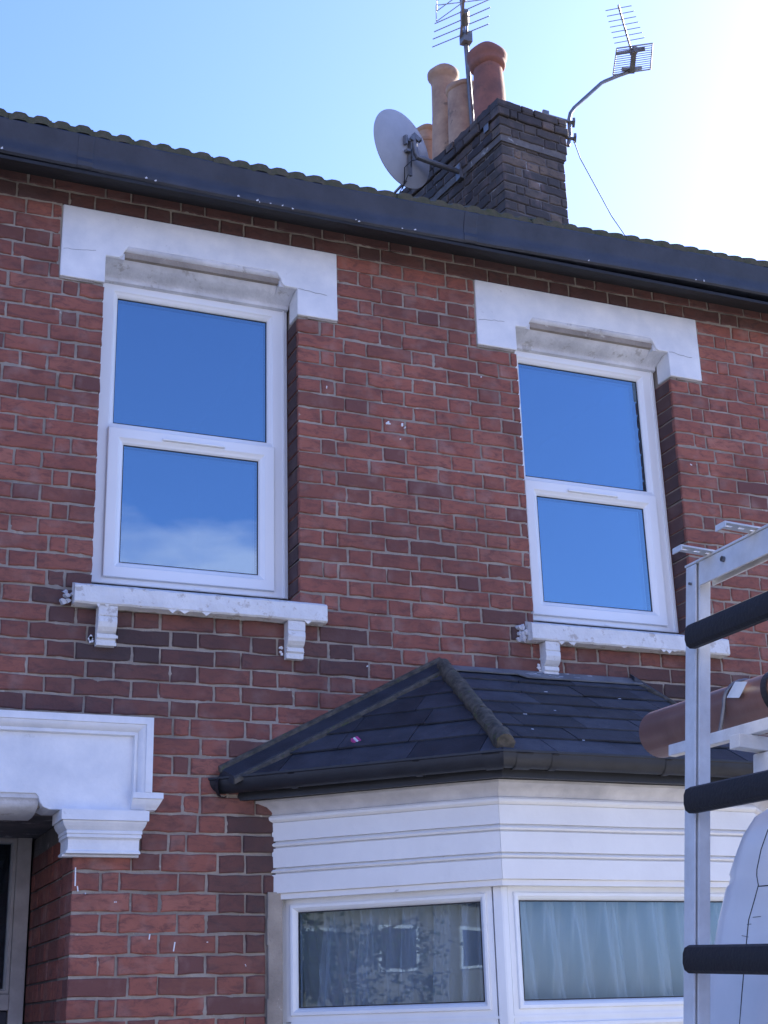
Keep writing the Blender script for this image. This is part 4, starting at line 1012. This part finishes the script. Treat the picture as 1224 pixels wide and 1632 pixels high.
# cranked arm aerial on the right of the stack
a2 = tag(empty("grid_aerial", loc=(4.86, 2.3, 7.9)), "television aerial with square grid reflector on a cranked arm at the right of the chimney", "aerial")
AI = Matrix.Translation((-4.86, -2.3, -7.9))
ZA = 8.933; DY = 0.0
m = MB(); m.tube([(5.09, 2.4, 8.02), (5.112, 2.4, 8.126), (5.118, 2.4, 8.27), (5.135, 2.4, 8.33), (5.172, 2.4, 8.387), (5.442, 2.4, 8.684), (5.475, 2.4, 8.71), (5.611, 2.4, 8.80), (5.81, 2.36, 8.90)], .0155, 10); m.build("cranked_arm", M_STEEL, a2, smooth=True, M=AI)
m = MB(); m.bar((4.86, 2.33, 8.20), (5.15, 2.39, 8.235), .03, .012); m.bar((4.84, 2.36, 8.05), (5.15, 2.39, 8.09), .03, .012); m.bar((4.86, 2.33, 8.03), (4.87, 2.33, 8.24), .05, .02, up=(0, 1, 0)); m.bar((5.13, 2.35, 8.10), (5.17, 2.43, 8.10), .02, .03); m.bar((5.13, 2.35, 8.24), (5.17, 2.43, 8.24), .02, .03); m.bar((4.98, 2.36, 8.1), (5.08, 2.39, 8.24), .015, .015)
m.build("wall_bracket", M_STEEL, a2, M=AI)
tip = Vector((5.27, 1.813, ZA)); rt = Vector((5.70, 2.30, ZA)); bd = (rt - tip).normalized(); ed = Vector((.80, -.60, 0)); ed = (ed - bd * ed.dot(bd)).normalized()
ed = (Vector((5.361, 1.771, 0)) - Vector((5.202, 1.892, 0))).normalized()
m = MB(); m.bar(tip - bd * .01, rt + bd * .08, .014, .014); m.build("boom", M_ALU, a2, M=AI)
m = MB()
for q in range(7):
    c_ = (Vector((5.2815, 1.8315, ZA))).lerp(Vector((5.5625, 2.133, ZA)), q / 6); hl = .100 + .003 * q; m.tube([c_ - ed * hl, c_ + ed * hl], .0035, 6)
m.build("director_rods", M_ALU, a2, M=AI)
# grid reflector: two leaves behind the dipole
for s_ in (0,):
    P00 = Vector((5.52, 2.252, ZA)); P10 = Vector((5.755, 2.098, ZA)); P01 = Vector((5.60, 2.455, ZA - .09)); P11 = Vector((5.845, 2.285, ZA - .09))
    m = MB()
    for i in range(13): a = P00.lerp(P01, i / 12); b = P10.lerp(P11, i / 12); m.tube([a, b], .0035 if 0 < i < 12 else .006, 6)
    m.tube([P00, P01], .006, 6); m.tube([P10, P11], .006, 6)
    m.build("grid_reflector", M_ALU, a2, M=AI)
m = MB(); c_ = P00.lerp(P10, .5).lerp(P01.lerp(P11, .5), .22); m.bar(P00.lerp(P01, .2), P10.lerp(P11, .16).lerp(P00.lerp(P01, .16), .2), .012, .028); m.box(c_.x - .02, c_.x + .02, c_.y - .03, c_.y + .03, c_.z - .02, c_.z + .03)
c2_ = P01.lerp(P11, .5); m.bar(c_, c2_ + Vector((0, 0, -.01)), .04, .02); m.bar(c2_ + Vector((-.09, 0, 0)), Vector((5.81, 2.36, 8.90)), .02, .025)
m.build("dipole_box", M_STEEL, a2, M=AI)
m = MB(); pts = [(5.13, 2.39, 8.10), (5.189, 2.4, 7.93), (5.308, 2.4, 7.70), (5.426, 2.4, 7.47), (5.56, 2.4, 7.28), (5.62, 2.4, 7.10)]; m.tube(pts, .0042, 6); m.build("cable", M_CABLE, a2, M=AI)

# sweet wrapper on the bay slates
wr = tag(empty("sweet_wrapper", loc=(2.15, -.30, 2.83)), "tiny pink and white striped wrapper lying on the bay roof slates", "litter")
def on_left(px, py): # height of the left slope
    d = (px - EL.x + py) * -1; return EL.z + (px + py - 1.665) / 1.025 * .53
for i, mt in enumerate((M_PINK, M_PINKW, M_PINK)):
    x, y_ = 2.143 + .010 * i, -.265 - .002 * i; z_ = on_left(x, y_) + .03
    m = MB(); m.add([(x, y_, z_), (x + .008, y_, z_ + .003), (x + .018, y_ - .02, z_ - .018), (x + .010, y_ - .02, z_ - .020), (x, y_, z_ - .01), (x + .008, y_, z_ - .008), (x + .018, y_ - .02, z_ - .028), (x + .01, y_ - .02, z_ - .03)], [(0,1,2,3),(4,7,6,5),(0,4,5,1),(1,5,6,2),(2,6,7,3),(3,7,4,0)])
    m.build("wrapper_stripe", mt, wr, M=Matrix.Translation((-2.15, .30, -2.83)))

# ------------------------------------------------------------------ the van with its side rack (local axes: x away from rack, y towards the house, z up)
VO = Vector((1.729, -3.325, 2.582))
VL = Vector((0.99218714, -0.08574289, -0.09062473)); VA = Vector((.09023084, .99482834, .04663648)); VU = Vector((0.08615730, -0.05444926, 0.99479254))
VM = Matrix(((VL.x, VA.x, VU.x, VO.x), (VL.y, VA.y, VU.y, VO.y), (VL.z, VA.z, VU.z, VO.z), (0, 0, 0, 1)))
van = tag(empty("van", loc=(0, 0, 0)), "white van carrying a padded side rack and roof bars, parked at the right", "van")
van.location = (2.6, -5.0, GZ); VI = Matrix.Translation((-2.6, 5.0, -GZ)) @ VM
XCV = 1.10
def side_x(z):
    P = [(-.385, 1.10), (-.39, .80), (-.405, .50), (-.425, .33), (-.45, .255), (-.48, .215), (-.52, .192), (-.56, .180), (-.60, .1725), (-.607, .1715), (-.62, .1695), (-.63, .1685), (-.70, .158), (-.90, .145), (-1.2, .13), (-1.6, .12), (-2.0, .13), (-2.35, .16), (-2.45, .2)]
    return P
prof = side_x(0); V = []; F = []
ring = [(x, z_) for z_, x in prof] + [(2 * XCV - x, z_) for z_, x in reversed(prof[1:])]
k = len(ring)
def yend(z_): return .235 + (-.48 - z_) * .22 if z_ > -1.1 else .30
sts = [(-0.0, .13), (.010, .075), (.025, .045), (.05, .020), (.08, .006), (.12, .0)]
stations = []
for dy, ins in sts: stations.append((dy, ins))
for yy in (.25, .5, 1, 2, 3, 4, 4.4): stations.append((yy, 0))
stations += [(4.5, .01), (4.56, .04), (4.60, .1)]
for dy, ins in stations:
    for x, z_ in ring:
        s_ = 1 if x < XCV else -1; xx = x + s_ * min(ins, abs(XCV - x)); zz = z_ - ins * .35 * (1 if z_ > -.6 else 0)
        if -.622 < z_ < -.604 and .045 < dy < .1: xx = x + s_ * (ins + .005)
        V.append((xx, yend(z_) - dy, zz))
for i in range(len(stations) - 1):
    for j in range(k): F.append((i*k+j, i*k+(j+1) % k, (i+1)*k+(j+1) % k, (i+1)*k+j))
F += [tuple(range(k)), tuple((len(stations)-1)*k + j for j in range(k))[::-1]]
m = MB(); m.add(V, F); m.build("body", M_VAN, van, smooth=True, M=VI)
def sx(z_):
    P = prof
    for i in range(len(P) - 1):
        if P[i][0] >= z_ >= P[i+1][0]: t = (P[i][0] - z_) / (P[i][0] - P[i+1][0]); return P[i][1] + (P[i+1][1] - P[i][1]) * t
    return .2
seam = [(-.44, .006), (-.48, .036), (-.52, .056), (-.56, .063), (-.60, .067), (-.612, .065), (-.632, .055), (-.66, .063), (-.70, .076), (-.76, .082), (-.84, .088), (-.95, .095), (-1.2, .09), (-1.7, .09), (-2.3, .06)]
m = MB(); m.tube([(sx(z_) - .0003, y_, z_) for z_, y_ in seam], .0013, 6); m.tube([(sx(-.632) - .0005, .055 - .1 * i, -.634) for i in range(16)], .0012, 6); m.build("door_seam", M_GASKET, van, M=VI)
m = MB()
for q in range(4):
    y_ = rnd.uniform(-.12, .1); z_ = rnd.uniform(-.75, -.66); m.bar((sx(z_) - .0008, y_, z_), (sx(z_) - .0008, y_ - rnd.uniform(.005, .03), z_ + rnd.uniform(-.004, .004)), .0009, .0012)
m.build("paint_scratches", M_STEEL, van, M=VI)
m = MB(); m.box(.121, .134, -4.25, -3.3, -1.15, -.72); m.build("cab_side_window", M_GLASSDARK, van, M=VI, bevel=.01)
for wy in (-.75, -3.75):
    for wx in (.20, 1.98):
        cw = VI @ Vector((wx, wy, -2.45)); cw.z = .34
        m = MB(); ax_ = VM.to_3x3() @ Vector((1, 0, 0)); ax_.z = 0
        m.lathe(cw, [(.2, -.10), (.33, -.09), (.34, -.05), (.34, .05), (.33, .09), (.2, .10)], 32, axis=ax_); w_ = m.build("wheel", M_TYRE, van, smooth=True)
        m = MB(); m.lathe(cw, [(0, -.07), (.06, -.075), (.19, -.06), (.205, -.085)], 24, axis=ax_ * (1 if wx < 1 else -1)); m.build("rim", M_STEEL, w_, smooth=True)
rack = empty("side_rack", van)
m = MB()     # channel upright with two flanges
m.box(-.032, -.028, -.045, -.004, -2.05, -.010); m.box(-.028, -.0245, -.038, -.008, -2.05, -.012); m.box(-.0245, .001, -.048, -.004, -2.05, -.010); m.build("upright", M_RACK, rack, M=VI, bevel=.0015)
m = MB(); m.box(-.032, .020, -1.95, -1.90, -2.05, -.010); m.build("upright", M_RACK, rack, M=VI, bevel=.0015)
m = MB(); m.box(-.033, .024, -1.97, -.0, -.009, -.004); m.box(-.030, -.025, -1.97, -.055, -.060, -.0095); m.box(.0, .005, -1.97, -.055, -.055, -.0095); m.build("top_rail", M_RACK, rack, M=VI, bevel=.001)
m = MB(); m.lathe((-.026, -.155, -.03), [(0, -.008), (.006, -.008), (.006, .01)], 8, axis=(-1, 0, 0)); m.lathe((-.034, -.028, -.05), [(0, -.001), (.003, -.001), (.003, .004)], 8, axis=(-1, 0, 0)); m.build("bolt", M_STEEL, rack, M=VI)
for zc in (-.170, -.497, -.792, -1.15, -1.5):
    m = MB(); m.box(-.044, -.0335, -1.98, -.050, zc - .022, zc + .022); rl = m.build("cross_rail", M_RACK, rack, M=VI, bevel=.001)
    m = MB(); P = [(-.046, zc - .024), (-.058, zc - .025), (-.066, zc - .020), (-.070, zc - .008), (-.070, zc + .010), (-.066, zc + .021), (-.058, zc + .026), (-.046, zc + .026)]
    n = len(P); V = []; F = []
    for y_, sc_ in ((-.012, .80), (-.016, .97), (-.022, 1.0), (-2.0, 1.0)):
        for x, z_ in P: V.append((-.046 + (x + .046) * sc_ + .008, y_ - .038, zc + (z_ - zc) * sc_))
    for i in range(3):
        for j in range(n): F.append((i*n+j, i*n+(j+1) % n, (i+1)*n+(j+1) % n, (i+1)*n+j))
    F += [tuple(range(n))[::-1], tuple(3*n + j for j in range(n))]
    m.add(V, F); m.build("rubber_pad", M_RUBBER, rl, smooth=True, M=VI)
for y_, xa in ((-.098, -.104), (-.268, -.104)):
    m = MB(); pw_, ln = .036, .125
    # strip with slotted holes: built from rails and bridges
    ys = (y_ - .018, y_ - .004, y_ + .004, y_ + .018)
    xs = [xa] + [xa + .012 + .026 * i for i in range(5)]
    m.box(xa, xa + ln, ys[0], ys[1], -.0035, .0); m.box(xa, xa + ln, ys[2], ys[3], -.0035, .0)
    for i in range(5): m.box(xa + .026 * i, xa + .026 * i + .013, ys[1], ys[2], -.0035, .0)
    m.box(xa, xa + .003, ys[0], ys[3], -.012, -.0035)
    m.build("perforated_bracket", M_RACK, rack, M=VI)
rr = empty("roof_rack", van)
m = MB(); m.box(.130, .150, -2.3, .370, -.335, -.309); m.build("rack_bar", M_RACK, rr, M=VI, bevel=.002)
m = MB(); m.box(1.6, 1.63, -2.3, .40, -.335, -.305); m.build("rack_bar", M_RACK, rr, M=VI, bevel=.002)
for y_ in (.03, -.9, -1.8):
    m = MB(); m.box(.10, 1.7, y_ - .02, y_ + .02, -.366, -.337); m.build("cross_bar", M_STEEL if y_ < 0 else M_RACK, rr, M=VI, bevel=.002)
m = MB(); m.box(.16, .22, -.02, .06, -.44, -.367); m.build("rack_foot", M_RACK, rr, M=VI, bevel=.004)
m = MB(); m.box(.13, .145, .27, .285, -.350, -.336); m.build("bolt", M_STEEL, rr, M=VI)

pipe = tag(empty("soil_pipe", loc=(2.0, -3.2, 2.35)), "brown plastic soil pipe strapped lengthwise on the van roof rack", "pipe")
PM = Matrix.Translation((-2.0, 3.2, -2.35)) @ VM; px, pz, pr_ = .215, -.245, .0575
m = MB(); n = 40; V = []; F = []
for y_ in (.575, .572, -1.9):
    for i in range(n): a = 2 * PI * i / n; R_ = pr_ - (.0015 if y_ == .575 else 0); V.append((px + R_ * math.cos(a), y_, pz + R_ * math.sin(a)))
for y_ in (.575, .45):
    for i in range(n): a = 2 * PI * i / n; V.append((px + (pr_ - .004) * math.cos(a), y_, pz + (pr_ - .004) * math.sin(a)))
for s_ in (0, 1):
    for i in range(n): F.append((s_*n+i, s_*n+(i+1) % n, (s_+1)*n+(i+1) % n, (s_+1)*n+i))
for i in range(n): F.append((i, (i+1) % n, 3*n+(i+1) % n, 3*n+i)); F.append((3*n+i, 3*n+(i+1) % n, 4*n+(i+1) % n, 4*n+i))
F.append(tuple(range(4*n, 5*n)))
m.add(V, F); m.build("pipe_barrel", M_PIPE, pipe, smooth=True, M=PM)
m = MB(); pts = [(px + (pr_ + .003) * math.cos(a), .165, pz + (pr_ + .003) * math.sin(a)) for a in [math.radians(t) for t in range(-20, 185, 12)]] + [(px - .066, .165, pz - .04), (px - .076, .165, pz - .085)]
m.tube(pts, .0045, 6); m.build("grey_tie", M_STEEL, pipe, smooth=True, M=PM)
m = MB(); V = []; F = []
pts = [math.radians(t) for t in range(60, 250, 10)]
for a in pts:
    for yo in (-.011, .011): V.append((px + (pr_ + .003) * math.cos(a), .045 + yo - .05 * (a - 1.2) * .4, pz + (pr_ + .003) * math.sin(a)))
for i in range(len(pts) - 1): F.append((2*i, 2*i+1, 2*i+3, 2*i+2))
m.add(V, F); m.build("strap", M_CABLE, pipe, M=PM)
m = MB(); a = math.radians(158); c_ = Vector((px + (pr_ + .006) * math.cos(a), .110, pz + (pr_ + .006) * math.sin(a)))
tdir = Vector((-math.sin(a), 0, math.cos(a))); m.add([c_ + Vector((0, .038, 0)) + tdir * .014, c_ + Vector((0, -.022, 0)) + tdir * .026, c_ + Vector((-.003, -.038, 0)) - tdir * .010, c_ + Vector((-.003, .020, 0)) - tdir * .022], [(0, 1, 2, 3)]); m.build("paper_tag", M_PAPER, pipe, M=PM)
hose = tag(empty("black_pipe", loc=(2.0, -3.5, 2.25)), "short black pipe end under the roof bars of the van", "pipe")
m = MB(); m.tube([(.30, .14, -.395), (.30, -1.2, -.395)], .045, 20); m.build("pipe_barrel", M_RUBBER, hose, smooth=True, M=Matrix.Translation((-2.0, 3.5, -2.25)) @ VM)

# ------------------------------------------------------------------ things down the street that the bay glass mirrors
hs = tag(empty("far_house", loc=(-40, -16.5, GZ)), "pale rendered house with dark windows down the street, mirrored in the bay glass", "house")
m = MB(); m.box(-4, 4, -5, 4, 0, 5.6); m.build("wall", mat("cream_render", (.20, .175, .14), .8), hs)
m = MB(); m.prism([(-5.3, 5.6), (4.3, 5.6), (-.5, 8.2)], lambda p: (-4.2, p[0], p[1]), lambda p: (4.2, p[0], p[1])); m.build("roof", M_TILE, hs)
for yy in (-3.5, -.8, 1.9):
    for zz in (.9, 3.5):
        m = MB(); m.box(3.98, 4.06, yy, yy + 1.2, zz, zz + 1.3); w_ = m.build("window", M_WOODG, hs); m = MB(); m.box(4.055, 4.07, yy + .1, yy + 1.1, zz + .1, zz + 1.2); m.build("pane", M_GLASSDARK, w_)
M_LEAF = mat("leaf_green", (.07, .10, .03), .6, nscale=3, col2=(.035, .06, .02)); M_BARK = mat("bark", (.10, .075, .055), .95, nscale=20)
def tree(x, y_, h, r_, label, seed):
    r2 = random.Random(seed); t = tag(empty("street_tree", loc=(x, y_, GZ)), label, "tree", "street trees mirrored in the glass")
    m = MB(); m.tube([(0, 0, 0), (.05, 0, h * .3), (0, .05, h * .55), (.1, 0, h * .8)], .15, 8, rs=[.17, .13, .09, .03])
    for q in range(7):
        a = q * .9; m.tube([(0, 0, h * (.35 + .05 * q)), (math.cos(a) * r_ * .4, math.sin(a) * r_ * .4, h * (.5 + .05 * q)), (math.cos(a) * r_ * .8, math.sin(a) * r_ * .8, h * (.58 + .05 * q))], .04, 6, rs=[.06, .04, .015])
    m.build("trunk", M_BARK, t, smooth=True)
    m = MB(); cl = [(Vector((r2.gauss(0, r_ * .45), r2.gauss(0, r_ * .45), h * .68 + r2.gauss(0, h * .13))), r2.uniform(.4, .8)) for _ in range(26)]
    for q in range(2600):
        c_, R_ = r2.choice(cl); p = c_ + Vector((r2.gauss(0, R_ * .5), r2.gauss(0, R_ * .5), r2.gauss(0, R_ * .4))); u = Vector((r2.gauss(0, 1), r2.gauss(0, 1), r2.gauss(0, 1))).normalized(); v = u.orthogonal().normalized() * .05; u = u * .09
        m.add([p - u, p + v, p + u, p - v], [(0, 1, 2, 3)])
    m.build("crown", M_LEAF, t)
tree(-19, -5.6, 4.6, 1.9, "leafy street tree left of the house, seen only mirrored in the bay glass", 1)
tree(-25, -10.5, 4.8, 2.4, "leafy tree well down the street, seen only mirrored in the glass", 6)
tree(2.5, -19, 6.0, 2.2, "leafy street tree across the road, seen only mirrored in the bay glass", 2)
tree(7.5, -19.5, 5.5, 2.2, "smaller leafy tree across the road, seen only mirrored in the glass", 3)
